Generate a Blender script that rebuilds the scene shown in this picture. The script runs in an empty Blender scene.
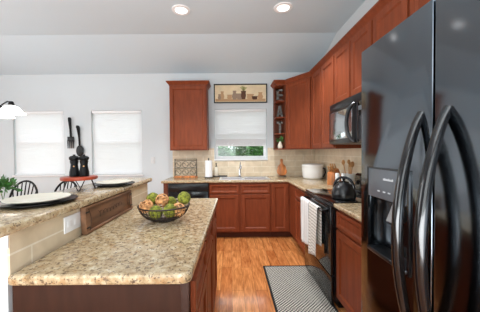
import bpy, bmesh, math, random
from mathutils import Vector, Matrix
PI = math.pi
rnd = random.Random(7)
S = bpy.context.scene
C = S.collection

# ------------------------------------------------------------------ camera
PITCH, ROLL, CAM_H = 1.05, 0.5, 1.36
cam_d = bpy.data.cameras.new('camera')
cam_d.sensor_width = 36.0
cam_d.lens = 36.0 * 245.0 / 480.0
cam_d.shift_x = 9.0 / 480.0
cam_d.clip_start = 0.02
cam = bpy.data.objects.new('camera', cam_d)
C.objects.link(cam)
cam.matrix_world = (Matrix.Translation((0, 0, CAM_H))
                    @ Matrix.Rotation(math.radians(90 - PITCH), 4, 'X')
                    @ Matrix.Rotation(math.radians(-ROLL), 4, 'Z'))
S.camera = cam

# ------------------------------------------------------------------ view
S.view_settings.view_transform = 'Standard'
S.view_settings.look = 'None'
S.view_settings.gamma = 1.0
S.view_settings.use_curve_mapping = False
S.view_settings.exposure = 0.0
S.cycles.use_denoising = True
S.cycles.max_bounces = 10
S.cycles.diffuse_bounces = 5
S.cycles.sample_clamp_indirect = 6.0

# ------------------------------------------------------------------ world and lights
W = bpy.data.worlds.new('sky')
S.world = W
W.use_nodes = True
bg = W.node_tree.nodes['Background']
bg.inputs['Color'].default_value = (0.93, 0.97, 1.0, 1)
bg.inputs['Strength'].default_value = 3.9


def area(name, loc, rot, sx, sy, power, col=(1, 1, 1)):
    d = bpy.data.lights.new(name, 'AREA')
    d.shape = 'RECTANGLE'
    d.size, d.size_y, d.energy, d.color = sx, sy, power, col
    o = bpy.data.objects.new(name, d)
    o.location, o.rotation_euler = loc, [math.radians(a) for a in rot]
    C.objects.link(o)
    return o


# fill lights added out of view, standing for no seen lamp or window
area('rear_fill', (-1.4, -3.05, 1.35), (100, 0, 0), 3.2, 2.3, 26, (0.93, 0.97, 1))  # added frontal fill at the unseen rear door
area('ceiling_fill', (-0.3, -0.8, 0.85), (174, 0, 0), 2.4, 1.4, 165, (0.93, 0.97, 1))  # added upward fill that brightens the ceiling, no fixture there
area('overhead_fill', (-0.8, -1.0, 2.98), (22, 0, 0), 3.0, 2.0, 62, (0.96, 0.98, 1))  # added downward fill for the floor, no such ceiling lamp
area('side_fill', (-5.0, 1.6, 1.5), (90, 0, -90), 2.4, 1.8, 78, (0.93, 0.97, 1))  # added sideways fill for the right-hand run; left wall has no window


# ------------------------------------------------------------------ materials
def lin(c):
    return tuple(((v / 255.0) / 12.92 if v / 255.0 <= 0.04045 else ((v / 255.0 + 0.055) / 1.055) ** 2.4) for v in c) + (1,)


def mat(name, col, rough=0.5, metal=0.0, spec=0.5, coat=0.0, noise=None, bump=None):
    """plain principled material; noise=(scale, amount, stretch xyz) varies the colour, bump=(scale, strength)"""
    m = bpy.data.materials.new(name)
    m.use_nodes = True
    nt = m.node_tree
    b = nt.nodes['Principled BSDF']
    b.inputs['Base Color'].default_value = lin(col)
    b.inputs['Roughness'].default_value = rough
    b.inputs['Metallic'].default_value = metal
    b.inputs['Specular IOR Level'].default_value = spec
    b.inputs['Coat Weight'].default_value = coat
    tc = nt.nodes.new('ShaderNodeTexCoord')
    if noise:
        mp = nt.nodes.new('ShaderNodeMapping')
        nt.links.new(tc.outputs['Object'], mp.inputs['Vector'])
        mp.inputs['Scale'].default_value = noise[2] if len(noise) > 2 else (1, 1, 1)
        n = nt.nodes.new('ShaderNodeTexNoise')
        n.inputs['Scale'].default_value = noise[0]
        n.inputs['Detail'].default_value = 6
        nt.links.new(mp.outputs['Vector'], n.inputs['Vector'])
        r = nt.nodes.new('ShaderNodeValToRGB')
        a = noise[1]
        r.color_ramp.elements[0].position = 0.3
        r.color_ramp.elements[1].position = 0.7
        r.color_ramp.elements[0].color = lin([max(0, v * (1 - a)) for v in col])
        r.color_ramp.elements[1].color = lin([min(255, v * (1 + a)) for v in col])
        nt.links.new(n.outputs['Fac'], r.inputs['Fac'])
        nt.links.new(r.outputs['Color'], b.inputs['Base Color'])
    if bump:
        n2 = nt.nodes.new('ShaderNodeTexNoise')
        n2.inputs['Scale'].default_value = bump[0]
        n2.inputs['Detail'].default_value = 4
        nt.links.new(tc.outputs['Object'], n2.inputs['Vector'])
        bp = nt.nodes.new('ShaderNodeBump')
        bp.inputs['Strength'].default_value = bump[1]
        bp.inputs['Distance'].default_value = 0.01
        nt.links.new(n2.outputs['Fac'], bp.inputs['Height'])
        nt.links.new(bp.outputs['Normal'], b.inputs['Normal'])
    return m


def emis(name, col, strength):
    m = mat(name, col, 0.4)
    b = m.node_tree.nodes['Principled BSDF']
    b.inputs['Emission Color'].default_value = lin(col)
    b.inputs['Emission Strength'].default_value = strength
    return m


def granite(name):
    m = mat(name, (196, 178, 152), 0.16)
    nt = m.node_tree
    b = nt.nodes['Principled BSDF']
    tc = nt.nodes.new('ShaderNodeTexCoord')

    def noise(scale, detail=5, rough=0.6):
        n = nt.nodes.new('ShaderNodeTexNoise')
        n.inputs['Scale'].default_value = scale
        n.inputs['Detail'].default_value = detail
        n.inputs['Roughness'].default_value = rough
        nt.links.new(tc.outputs['Object'], n.inputs['Vector'])
        return n.outputs['Fac']

    def ramp(fac, stops):
        r = nt.nodes.new('ShaderNodeValToRGB')
        e = r.color_ramp.elements
        while len(e) > 1:
            e.remove(e[-1])
        e[0].position, e[0].color = stops[0][0], lin(stops[0][1])
        for p, c in stops[1:]:
            x = e.new(p)
            x.color = lin(c)
        nt.links.new(fac, r.inputs['Fac'])
        return r.outputs['Color']

    base = ramp(noise(38, 5), [(0.3, (138, 114, 84)), (0.42, (168, 144, 110)), (0.56, (188, 167, 134)), (0.7, (208, 194, 168))])
    spots = ramp(noise(58, 3, 0.5), [(0.36, (255, 255, 255)), (0.41, (0, 0, 0))])
    fine = ramp(noise(115, 2, 0.5), [(0.34, (255, 255, 255)), (0.39, (0, 0, 0))])
    golds = ramp(noise(34, 3, 0.5), [(0.60, (0, 0, 0)), (0.67, (255, 255, 255))])

    def mix(f, a, bcol, amt=1.0):
        x = nt.nodes.new('ShaderNodeMix')
        x.data_type = 'RGBA'
        g = nt.nodes.new('ShaderNodeMath')
        g.operation = 'MULTIPLY'
        g.inputs[1].default_value = amt
        nt.links.new(f, g.inputs[0])
        nt.links.new(g.outputs[0], x.inputs['Factor'])
        nt.links.new(a, x.inputs[6])
        x.inputs[7].default_value = lin(bcol)
        return x.outputs[2]

    c = mix(golds, base, (168, 128, 84), 0.55)
    c = mix(spots, c, (96, 76, 62), 0.75)
    c = mix(fine, c, (70, 56, 48), 0.75)
    nt.links.new(c, b.inputs['Base Color'])
    return m


def brick_mat(name, c1, c2, mortar, bw, rh, ms, axes='xy', shift=(0, 0), rough=0.45, grain=None, var=None, offset=0.5, coat=0.0):
    m = mat(name, c1, rough, coat=coat)
    nt = m.node_tree
    b = nt.nodes['Principled BSDF']
    tc = nt.nodes.new('ShaderNodeTexCoord')
    sp = nt.nodes.new('ShaderNodeSeparateXYZ')
    cb = nt.nodes.new('ShaderNodeCombineXYZ')
    nt.links.new(tc.outputs['Object'], sp.inputs[0])
    nt.links.new(sp.outputs['xyz'.index(axes[0])], cb.inputs[0])
    nt.links.new(sp.outputs['xyz'.index(axes[1])], cb.inputs[1])
    mp = nt.nodes.new('ShaderNodeMapping')
    mp.inputs['Location'].default_value = (shift[0], shift[1], 0)
    nt.links.new(cb.outputs[0], mp.inputs['Vector'])
    br = nt.nodes.new('ShaderNodeTexBrick')
    br.offset = offset
    br.inputs['Scale'].default_value = 1.0
    br.inputs['Brick Width'].default_value = bw
    br.inputs['Row Height'].default_value = rh
    br.inputs['Mortar Size'].default_value = ms
    br.inputs['Mortar Smooth'].default_value = 0.1
    br.inputs['Color1'].default_value = lin(c1)
    br.inputs['Color2'].default_value = lin(c2)
    br.inputs['Mortar'].default_value = lin(mortar)
    nt.links.new(mp.outputs['Vector'], br.inputs['Vector'])
    out = br.outputs['Color']
    for g in (grain or []):
        scale, stretch, lo, hi, p0, p1 = g
        m2 = nt.nodes.new('ShaderNodeMapping')
        m2.inputs['Scale'].default_value = stretch
        nt.links.new(tc.outputs['Object'], m2.inputs['Vector'])
        n = nt.nodes.new('ShaderNodeTexNoise')
        n.inputs['Scale'].default_value = scale
        n.inputs['Detail'].default_value = 5
        n.inputs['Distortion'].default_value = 0.6
        nt.links.new(m2.outputs['Vector'], n.inputs['Vector'])
        r = nt.nodes.new('ShaderNodeValToRGB')
        r.color_ramp.elements[0].position, r.color_ramp.elements[1].position = p0, p1
        r.color_ramp.elements[0].color = (lo[0], lo[1], lo[2], 1)
        r.color_ramp.elements[1].color = (hi[0], hi[1], hi[2], 1)
        nt.links.new(n.outputs['Fac'], r.inputs['Fac'])
        x = nt.nodes.new('ShaderNodeMix')
        x.data_type = 'RGBA'
        x.blend_type = 'MULTIPLY'
        x.inputs['Factor'].default_value = 1.0
        nt.links.new(out, x.inputs[6])
        nt.links.new(r.outputs['Color'], x.inputs[7])
        out = x.outputs[2]
    nt.links.new(out, b.inputs['Base Color'])
    return m


def translucent(name, col, amount):
    m = bpy.data.materials.new(name)
    m.use_nodes = True
    nt = m.node_tree
    nt.nodes.remove(nt.nodes['Principled BSDF'])
    out = nt.nodes['Material Output']
    d = nt.nodes.new('ShaderNodeBsdfDiffuse')
    t = nt.nodes.new('ShaderNodeBsdfTranslucent')
    x = nt.nodes.new('ShaderNodeMixShader')
    d.inputs['Color'].default_value = lin(col)
    t.inputs['Color'].default_value = lin(col)
    x.inputs['Fac'].default_value = amount
    nt.links.new(d.outputs[0], x.inputs[1])
    nt.links.new(t.outputs[0], x.inputs[2])
    nt.links.new(x.outputs[0], out.inputs['Surface'])
    return m


def pane_mat(name):
    m = bpy.data.materials.new(name)
    m.use_nodes = True
    nt = m.node_tree
    nt.nodes.remove(nt.nodes['Principled BSDF'])
    out = nt.nodes['Material Output']
    t = nt.nodes.new('ShaderNodeBsdfTransparent')
    g = nt.nodes.new('ShaderNodeBsdfGlossy')
    g.inputs['Roughness'].default_value = 0.02
    t.inputs['Color'].default_value = (0.95, 0.98, 0.97, 1)
    x = nt.nodes.new('ShaderNodeMixShader')
    x.inputs['Fac'].default_value = 0.06
    nt.links.new(t.outputs[0], x.inputs[1])
    nt.links.new(g.outputs[0], x.inputs[2])
    nt.links.new(x.outputs[0], out.inputs['Surface'])
    return m


def weave_mat(name, ca, cb, cell):
    m = mat(name, ca, 0.9)
    nt = m.node_tree
    b = nt.nodes['Principled BSDF']
    tc = nt.nodes.new('ShaderNodeTexCoord')
    mp = nt.nodes.new('ShaderNodeMapping')
    mp.inputs['Rotation'].default_value = (0, 0, PI / 4)
    nt.links.new(tc.outputs['Object'], mp.inputs['Vector'])
    br = nt.nodes.new('ShaderNodeTexBrick')
    br.offset = 0.0
    br.inputs['Scale'].default_value = 1.0
    br.inputs['Brick Width'].default_value = cell
    br.inputs['Row Height'].default_value = cell
    br.inputs['Mortar Size'].default_value = cell * 0.2
    br.inputs['Mortar Smooth'].default_value = 0.2
    br.inputs['Color1'].default_value = lin(cb)
    br.inputs['Color2'].default_value = lin(cb)
    br.inputs['Mortar'].default_value = lin(ca)
    nt.links.new(mp.outputs['Vector'], br.inputs['Vector'])
    nt.links.new(br.outputs['Color'], b.inputs['Base Color'])
    return m


def stripe_mat(name, base, stripe, period, duty, axis):
    m = mat(name, base, 0.9)
    nt = m.node_tree
    b = nt.nodes['Principled BSDF']
    tc = nt.nodes.new('ShaderNodeTexCoord')
    sp = nt.nodes.new('ShaderNodeSeparateXYZ')
    nt.links.new(tc.outputs['Object'], sp.inputs[0])
    a = nt.nodes.new('ShaderNodeMath')
    a.operation = 'MODULO'
    ad = nt.nodes.new('ShaderNodeMath')
    ad.operation = 'ADD'
    ad.inputs[1].default_value = 50 * period
    nt.links.new(sp.outputs[axis], ad.inputs[0])
    nt.links.new(ad.outputs[0], a.inputs[0])
    a.inputs[1].default_value = period
    g = nt.nodes.new('ShaderNodeMath')
    g.operation = 'LESS_THAN'
    g.inputs[1].default_value = period * duty
    nt.links.new(a.outputs[0], g.inputs[0])
    x = nt.nodes.new('ShaderNodeMix')
    x.data_type = 'RGBA'
    x.inputs[6].default_value = lin(base)
    x.inputs[7].default_value = lin(stripe)
    nt.links.new(g.outputs[0], x.inputs['Factor'])
    nt.links.new(x.outputs[2], b.inputs['Base Color'])
    return m


M = {}
M['wall'] = mat('wall_paint', (203, 208, 210), 0.85, spec=0.2, bump=(160, 0.05))
M['ceiling'] = mat('ceiling_paint', (200, 213, 220), 0.9, spec=0.1)
M['trim'] = mat('white_trim', (232, 232, 232), 0.45)
M['cherry'] = mat('cherry_wood', (124, 61, 36), 0.4, spec=0.14, noise=(5, 0.08, (6, 6, 0.8)))
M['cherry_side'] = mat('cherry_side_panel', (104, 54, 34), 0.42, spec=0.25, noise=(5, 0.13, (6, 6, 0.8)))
M['end_panel'] = mat('shade_toned_end_panel', (58, 35, 26), 0.5, spec=0.2, noise=(5, 0.1, (6, 6, 0.8)))  # shade on the island's camera side is put into this darker colour
M['cherry_dark'] = mat('cherry_toe_kick', (84, 44, 30), 0.6, spec=0.15)
M['granite'] = granite('granite')
M['floor'] = brick_mat('wood_plank_floor', (222, 152, 92), (192, 116, 64), (112, 64, 36), 0.95, 0.115, 0.0015,
                       axes='yx', rough=0.17, coat=0.2,
                       grain=[(7, (3.2, 0.55, 1), (0.80, 0.70, 0.60), (1.12, 1.12, 1.12), 0.36, 0.6),
                              (22, (3.0, 0.35, 1), (0.78, 0.72, 0.68), (1.08, 1.08, 1.08), 0.35, 0.62)])
M['tile'] = brick_mat('travertine_tile', (226, 209, 182), (215, 197, 168), (236, 226, 208), 0.30, 0.10, 0.004,
                      axes='xz', shift=(0.05, 0.016), rough=0.4, grain=[(9, (1, 1, 1), (0.86, 0.84, 0.80), (1.06, 1.06, 1.06), 0.3, 0.7)])
M['tile_side'] = brick_mat('travertine_tile_side', (226, 209, 182), (215, 197, 168), (236, 226, 208), 0.60, 0.10, 0.004,
                           axes='yz', shift=(0.2, 0.016), rough=0.4,
                           grain=[(9, (1, 1, 1), (0.86, 0.84, 0.80), (1.06, 1.06, 1.06), 0.3, 0.7)])
M['black_gloss'] = mat('black_gloss', (13, 13, 15), 0.14, spec=0.5, coat=0.2)
M['black_satin'] = mat('black_satin', (22, 22, 24), 0.3)
M['black_matte'] = mat('black_matte', (12, 12, 13), 0.5, spec=0.2)
M['fridge'] = mat('black_steel', (110, 117, 124), 0.12, metal=1.0)
M['glass_black'] = mat('black_glass', (10, 10, 12), 0.05, spec=0.7, coat=0.5)
M['mirror_glass'] = mat('microwave_glass', (186, 192, 196), 0.1, metal=0.9)
M['steel'] = mat('brushed_steel', (176, 178, 180), 0.28, metal=1.0)
M['sink_steel'] = mat('satin_sink_steel', (214, 216, 218), 0.35, metal=0.7)
M['dark_steel'] = mat('dark_steel', (74, 76, 80), 0.28, metal=0.9)
M['chrome'] = mat('chrome', (210, 212, 215), 0.08, metal=1.0)
M['blind'] = translucent('cellular_shade_fabric', (236, 236, 237), 0.42)
M['shade_stack'] = mat('folded_shade_fabric', (222, 222, 223), 0.9, spec=0.1)
M['pane'] = pane_mat('window_glass')
M['white_ceramic'] = mat('white_ceramic', (232, 230, 226), 0.25)
M['cream'] = mat('cream_plastic', (226, 218, 200), 0.4)
M['paper'] = mat('white_paper', (236, 236, 236), 0.9, bump=(60, 0.15))
M['plate_white'] = mat('white_plastic', (234, 234, 234), 0.4)
M['wall_plate'] = mat('grey_white_plastic', (208, 208, 207), 0.5)
M['acacia'] = mat('acacia_wood', (176, 108, 58), 0.45, noise=(9, 0.3, (3, 1, 0.5)))
M['oak'] = mat('light_oak', (198, 146, 92), 0.5, noise=(9, 0.15, (1, 1, 0.4)))
M['tray_wood'] = mat('aged_brown_wood', (116, 80, 54), 0.6, noise=(7, 0.22, (3, 0.5, 3)))
M['carved'] = mat('carved_dark_wood', (66, 42, 26), 0.7)
M['iron'] = mat('black_iron', (14, 13, 13), 0.45, spec=0.3)
M['bronze'] = mat('bronze_wire', (44, 30, 22), 0.5, spec=0.3)
M['moss'] = mat('green_moss', (112, 114, 38), 0.95, noise=(60, 0.4), bump=(120, 0.8))
M['rattan'] = mat('tan_rattan', (196, 142, 92), 0.8, noise=(40, 0.25))
M['red_wood'] = mat('red_stained_wood', (148, 58, 34), 0.4, noise=(9, 0.2, (1, 4, 1)))
M['charger'] = mat('black_charger', (16, 15, 15), 0.35, spec=0.3)
M['beige_plate'] = mat('beige_stoneware', (210, 202, 186), 0.4)
M['leaf'] = mat('green_leaf', (58, 104, 44), 0.6, noise=(20, 0.35))
M['outside_leaf'] = mat('garden_leaf', (56, 92, 40), 0.7, noise=(6, 0.4))
M['lawn'] = mat('lawn', (96, 118, 84), 0.9, noise=(3, 0.25))
M['bark'] = mat('grey_bark', (96, 84, 70), 0.9, noise=(12, 0.3))
M['rug'] = weave_mat('woven_rug', (62, 59, 55), (214, 208, 196), 0.022)
M['rug_edge'] = mat('black_rug_border', (24, 22, 22), 0.95)
M['towel_plain'] = stripe_mat('white_towel_grey_lines', (236, 235, 232), (176, 176, 178), 0.07, 0.08, 1)
M['towel_check'] = stripe_mat('linen_towel_taupe_stripes', (230, 226, 218), (176, 168, 158), 0.03, 0.3, 2)
M['lamp_glass'] = emis('lit_white_glass', (255, 252, 246), 2.2)
M['downlight'] = emis('downlight_lens', (255, 252, 246), 2.2)
M['letter'] = mat('weathered_grey_metal', (104, 102, 98), 0.5, metal=0.4, noise=(30, 0.3))
M['canvas'] = mat('cream_canvas', (224, 204, 168), 0.8, noise=(6, 0.05))
M['paint_tan'] = mat('tan_paint', (188, 150, 110), 0.8)
M['paint_brown'] = mat('brown_paint', (92, 62, 44), 0.8)
M['paint_grey'] = mat('grey_brown_paint', (150, 128, 108), 0.8)
M['paint_green'] = mat('sage_paint', (170, 166, 110), 0.8)
M['panel_grey'] = mat('dispenser_panel_grey', (90, 96, 102), 0.3)
M['light_mark'] = mat('pale_grey_marking', (190, 194, 198), 0.5)
M['socket'] = mat('outlet_slot_grey', (120, 120, 120), 0.5)


# ------------------------------------------------------------------ mesh helpers
class MB:
    def __init__(self, M4=None):
        self.bm = bmesh.new()
        self.M = M4 or Matrix.Identity(4)

    def _add(self, tmp):
        for v in tmp.verts:
            v.co = self.M @ v.co
        me = bpy.data.meshes.new('tmp')
        tmp.to_mesh(me)
        tmp.free()
        self.bm.from_mesh(me)
        bpy.data.meshes.remove(me)
        return self

    def box(self, x0, x1, y0, y1, z0, z1, bev=0.0, seg=2):
        t = bmesh.new()
        bmesh.ops.create_cube(t, size=1.0)
        for v in t.verts:
            v.co = Vector(((x0 + x1) / 2 + v.co.x * (x1 - x0), (y0 + y1) / 2 + v.co.y * (y1 - y0), (z0 + z1) / 2 + v.co.z * (z1 - z0)))
        if bev:
            bmesh.ops.bevel(t, geom=t.edges[:], offset=bev, segments=seg, affect='EDGES', profile=0.5)
        return self._add(t)

    def lathe(self, prof, c=(0, 0, 0), n=28, sx=1.0, sy=1.0):
        t = bmesh.new()
        rings = []
        for r, z in prof:
            if r < 1e-6:
                rings.append([t.verts.new((c[0], c[1], c[2] + z))])
            else:
                rings.append([t.verts.new((c[0] + sx * r * math.cos(2 * PI * i / n), c[1] + sy * r * math.sin(2 * PI * i / n), c[2] + z)) for i in range(n)])
        for a, b in zip(rings, rings[1:]):
            for i in range(n):
                j = (i + 1) % n
                if len(a) == 1 and len(b) == 1:
                    continue
                if len(a) == 1:
                    t.faces.new((a[0], b[i], b[j]))
                elif len(b) == 1:
                    t.faces.new((a[i], a[j], b[0]))
                else:
                    t.faces.new((a[i], a[j], b[j], b[i]))
        bmesh.ops.recalc_face_normals(t, faces=t.faces[:])
        return self._add(t)

    def tube(self, pts, r, n=8, closed=False, sq=None):
        """sweep a circle (or an ellipse sq=(a, b)) of radius r (number or one per point) along pts"""
        pts = [Vector(p) for p in pts]
        k = len(pts)
        rs = r if isinstance(r, (list, tuple)) else [r] * k
        t = bmesh.new()
        up = None
        rings = []
        for i, p in enumerate(pts):
            if closed:
                d = pts[(i + 1) % k] - pts[i - 1]
            else:
                d = pts[min(i + 1, k - 1)] - pts[max(i - 1, 0)]
            d.normalize()
            if up is None:
                up = Vector((0, 0, 1)) if abs(d.z) < 0.9 else Vector((0, 1, 0))
            up = (up - d * up.dot(d)).normalized()
            s = d.cross(up)
            a, b = (sq if sq else (1, 1))
            rings.append([t.verts.new(p + (up * math.cos(2 * PI * j / n) * a + s * math.sin(2 * PI * j / n) * b) * rs[i]) for j in range(n)])
        seq = list(zip(rings, rings[1:])) + ([(rings[-1], rings[0])] if closed else [])
        for a, b in seq:
            for j in range(n):
                q = (j + 1) % n
                t.faces.new((a[j], a[q], b[q], b[j]))
        if not closed:
            t.faces.new(rings[0][::-1])
            t.faces.new(rings[-1])
        bmesh.ops.recalc_face_normals(t, faces=t.faces[:])
        return self._add(t)

    def prism(self, poly, axis, a0, a1, bev=0.0):
        """extrude a 2-D polygon; axis 'x' -> poly in (y,z), 'y' -> (x,z), 'z' -> (x,y)"""
        t = bmesh.new()
        f = {'x': lambda u, v, w: (w, u, v), 'y': lambda u, v, w: (u, w, v), 'z': lambda u, v, w: (u, v, w)}[axis]
        A = [t.verts.new(f(u, v, a0)) for u, v in poly]
        B = [t.verts.new(f(u, v, a1)) for u, v in poly]
        t.faces.new(A[::-1])
        t.faces.new(B)
        for i in range(len(poly)):
            j = (i + 1) % len(poly)
            t.faces.new((A[i], A[j], B[j], B[i]))
        bmesh.ops.recalc_face_normals(t, faces=t.faces[:])
        if bev:
            bmesh.ops.bevel(t, geom=t.edges[:], offset=bev, segments=2, affect='EDGES', profile=0.5)
        return self._add(t)

    def cells(self, us, vs, keep, w0, w1, axis='z', bev=0.0, seg=3):
        """slab of grid cells (holes allowed) between w0 and w1; outer and hole edges rounded"""
        t = bmesh.new()
        f = {'x': lambda u, v, w: (w, u, v), 'y': lambda u, v, w: (u, w, v), 'z': lambda u, v, w: (u, v, w)}[axis]
        V = {}

        def vert(i, j, w):
            k = (i, j, w)
            if k not in V:
                V[k] = t.verts.new(f(us[i], vs[j], w))
            return V[k]
        nu, nv = len(us) - 1, len(vs) - 1
        K = {(i, j) for i in range(nu) for j in range(nv) if keep(i, j)}
        for i, j in K:
            t.faces.new([vert(i, j, w1), vert(i + 1, j, w1), vert(i + 1, j + 1, w1), vert(i, j + 1, w1)])
            t.faces.new([vert(i, j, w0), vert(i, j + 1, w0), vert(i + 1, j + 1, w0), vert(i + 1, j, w0)])
            for (di, dj, p, q) in ((-1, 0, (i, j), (i, j + 1)), (1, 0, (i + 1, j), (i + 1, j + 1)), (0, -1, (i, j), (i + 1, j)), (0, 1, (i, j + 1), (i + 1, j + 1))):
                if (i + di, j + dj) not in K:
                    t.faces.new([vert(*p, w0), vert(*q, w0), vert(*q, w1), vert(*p, w1)])
        bmesh.ops.recalc_face_normals(t, faces=t.faces[:])
        bmesh.ops.dissolve_limit(t, angle_limit=0.02, verts=t.verts[:], edges=t.edges[:])
        if bev:
            es = [e for e in t.edges if len(e.link_faces) == 2 and e.calc_face_angle(0) > 0.5]
            bmesh.ops.bevel(t, geom=es, offset=bev, segments=seg, affect='EDGES', profile=0.5)
        return self._add(t)

    def ball(self, c, r, sub=3, jitter=0.0, sc=(1, 1, 1)):
        t = bmesh.new()
        bmesh.ops.create_icosphere(t, subdivisions=sub, radius=r)
        for v in t.verts:
            k = 1 + (rnd.uniform(-jitter, jitter) if jitter else 0)
            v.co = Vector((c[0] + v.co.x * k * sc[0], c[1] + v.co.y * k * sc[1], c[2] + v.co.z * k * sc[2]))
        return self._add(t)

    def quad(self, pts):
        t = bmesh.new()
        t.faces.new([t.verts.new(p) for p in pts])
        return self._add(t)


def wloc(o):
    v = Vector((0, 0, 0))
    while o is not None:
        v += o.location
        o = o.parent
    return v


def obj(name, mb, m, parent=None, at=None, smooth=35):
    """link the collected shapes as ONE mesh object; world coordinates in, stored relative to parent / at"""
    org = wloc(parent) if parent is not None else Vector(at or (0, 0, 0))
    for v in mb.bm.verts:
        v.co -= org
    me = bpy.data.meshes.new(name)
    mb.bm.to_mesh(me)
    mb.bm.free()
    me.materials.append(m)
    if smooth:
        me.polygons.foreach_set('use_smooth', [True] * len(me.polygons))
        me.set_sharp_from_angle(angle=math.radians(smooth))
    o = bpy.data.objects.new(name, me)
    C.objects.link(o)
    if parent is not None:
        o.parent = parent
    else:
        o.location = org
    return o


def tag(o, label, cat, group=None):
    o['label'] = label
    o['category'] = cat
    if group:
        o['group'] = group
    return o


def thing(name, label, cat, loc=(0, 0, 0), group=None):
    o = bpy.data.objects.new(name, None)
    o.empty_display_size = 0.05
    C.objects.link(o)
    o.location = loc
    return tag(o, label, cat, group)


def struct(name, mb, m, parent=None, smooth=35):
    o = obj(name, mb, m, parent, smooth=smooth)
    if parent is None:
        o['kind'] = 'structure'
    return o


def dup(root, label, loc=None, rotz=None):
    r = root.copy()
    C.objects.link(r)
    if loc is not None:
        r.location = loc
    if rotz is not None:
        r.rotation_euler = (0, 0, rotz)
    r['label'] = label
    for ch in list(root.children):
        c = ch.copy()
        C.objects.link(c)
        c.parent = r
        for g in list(ch.children):
            d = g.copy()
            C.objects.link(d)
            d.parent = c
    return r


def frame_M(x, y, z, ang):
    """local x along a cabinet face, local -y out of the face; ang turns it about z"""
    return Matrix.Translation((x, y, z)) @ Matrix.Rotation(ang, 4, 'Z')


# ------------------------------------------------------------------ dimensions
XR, YB = 1.52, 4.41            # right wall, back wall
XL, YF = -5.3, -3.2            # left wall, wall behind the camera
ZC, ZB, YS = 3.04, 2.765, 3.52  # flat ceiling, its height at the back wall, where the slope begins
TOP = 0.914                    # counter height

# ------------------------------------------------------------------ structure
struct('floor', MB().box(XL, XR, YF, YB, -0.1, 0), M['floor'])
mb = MB()
mb.box(XL, XR, YF, YS, ZC, ZC + 0.1)
mb.prism([(YS, ZC), (YB + 0.12, ZB - 0.037), (YB + 0.12, ZC + 0.1), (YS, ZC + 0.1)], 'x', XL, XR)
struct('ceiling', mb, M['ceiling'], smooth=0)

WZ0, WZ1 = 0.965, 2.115
WIN = [(-3.91, -3.0, WZ0, WZ1), (-2.505, -1.60, WZ0, WZ1), (-0.285, 0.645, 1.225, 2.12)]
us = sorted([XL, XR] + [v for w in WIN for v in w[:2]])
vs = [0, WZ0, 1.225, WZ1, 2.12, ZB]


def keep_wall(i, j):
    u, v = (us[i] + us[i + 1]) / 2, (vs[j] + vs[j + 1]) / 2
    return not any(a < u < b and c < v < d for a, b, c, d in WIN)


struct('wall_back', MB().cells(us, vs, keep_wall, YB, YB + 0.12, 'y'), M['wall'], smooth=0)
struct('wall_right', MB().prism([(YF, 0), (YB, 0), (YB, ZB), (YS, ZC), (YF, ZC)], 'x', XR, XR + 0.1), M['wall'], smooth=0)
struct('wall_left', MB().prism([(YF, 0), (YB, 0), (YB, ZB), (YS, ZC), (YF, ZC)], 'x', XL - 0.1, XL), M['wall'], smooth=0)
struct('wall_front', MB().cells([XL, -3.1, 0.3, XR], [0, 2.4, ZC], lambda i, j: not (i == 1 and j == 0), YF - 0.1, YF, 'y'), M['wall'], smooth=0)
struct('baseboard_back', MB().box(XL, -1.06, YB - 0.015, YB, 0, 0.1, 0.004), M['trim'])
d = struct('added_light_door', MB().cells([-3.1, -3.04, -1.43, -1.37, 0.24, 0.3], [0, 0.06, 2.34, 2.4], lambda i, j: not (i in (1, 3) and j == 1), YF - 0.08, YF - 0.03, 'y'), M['trim'])  # unseen glass door, added to let sky light in from behind
obj('glass_pane', MB().box(-3.04, 0.24, YF - 0.06, YF - 0.054, 0.06, 2.34), M['pane'], d)

# windows: frame, pane
for k, (a, b, c, e) in enumerate(WIN):
    w = struct('window_%d' % (k + 1), MB().cells([a, a + 0.045, b - 0.045, b], [c, c + 0.05, (c + e) / 2 - 0.02, (c + e) / 2 + 0.02, e - 0.045, e],
               lambda i, j: not (i == 1 and j in (1, 3)), YB + 0.075, YB + 0.115, 'y'), M['trim'])
    obj('glass_pane', MB().box(a + 0.04, b - 0.04, YB + 0.092, YB + 0.097, c + 0.045, e - 0.04), M['pane'], w)
    sill = MB().box(a - 0.015, b + 0.015, YB - 0.03, YB + 0.075, c - 0.025, c, 0.004)
    obj('window_sill', sill, M['trim'], w)


# ------------------------------------------------------------------ window shades
def shade(a, b, zb, zt, label, stack=0.0):
    y = YB + 0.035
    t = thing('window_shade', label, 'window shade', ((a + b) / 2, y, zb), 'white cellular window shades')
    n = max(4, int((zt - zb - stack) / 0.022))
    P = [(y + (0.0005 if i % 2 else -0.0005), zb + stack + (zt - 0.04 - zb - stack) * i / n) for i in range(n + 1)]
    m = MB()
    m.prism(P + [(q + 0.003, z) for q, z in reversed(P)], 'x', a + 0.012, b - 0.012)
    obj('shade_fabric', m, M['blind'], t, smooth=0)
    if stack:
        m = MB()
        k = 9
        for i in range(k):
            z0 = zb + 0.02 + (stack - 0.02) * i / k
            m.box(a + 0.012, b - 0.012, y - 0.024, y + 0.012, z0, z0 + (stack - 0.02) / k * 0.9, 0.002, 1)
        obj('folded_stack', m, M['shade_stack'], t)
    obj('head_rail', MB().box(a + 0.008, b - 0.008, y - 0.028, y + 0.024, zt - 0.045, zt - 0.002, 0.004), M['trim'], t)
    obj('bottom_rail', MB().box(a + 0.01, b - 0.01, y - 0.024, y + 0.014, zb, zb + 0.022, 0.004), M['trim'], t)
    return t


shade(WIN[0][0], WIN[0][1], WZ0 + 0.004, WZ1, 'closed white cellular shade in the dining window farther from the kitchen')
shade(WIN[1][0], WIN[1][1], WZ0 + 0.004, WZ1, 'closed white cellular shade in the dining window beside the wall spoon')
shade(WIN[2][0], WIN[2][1], 1.455, 2.12, 'partly raised white cellular shade in the window above the sink', stack=0.13)

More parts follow.
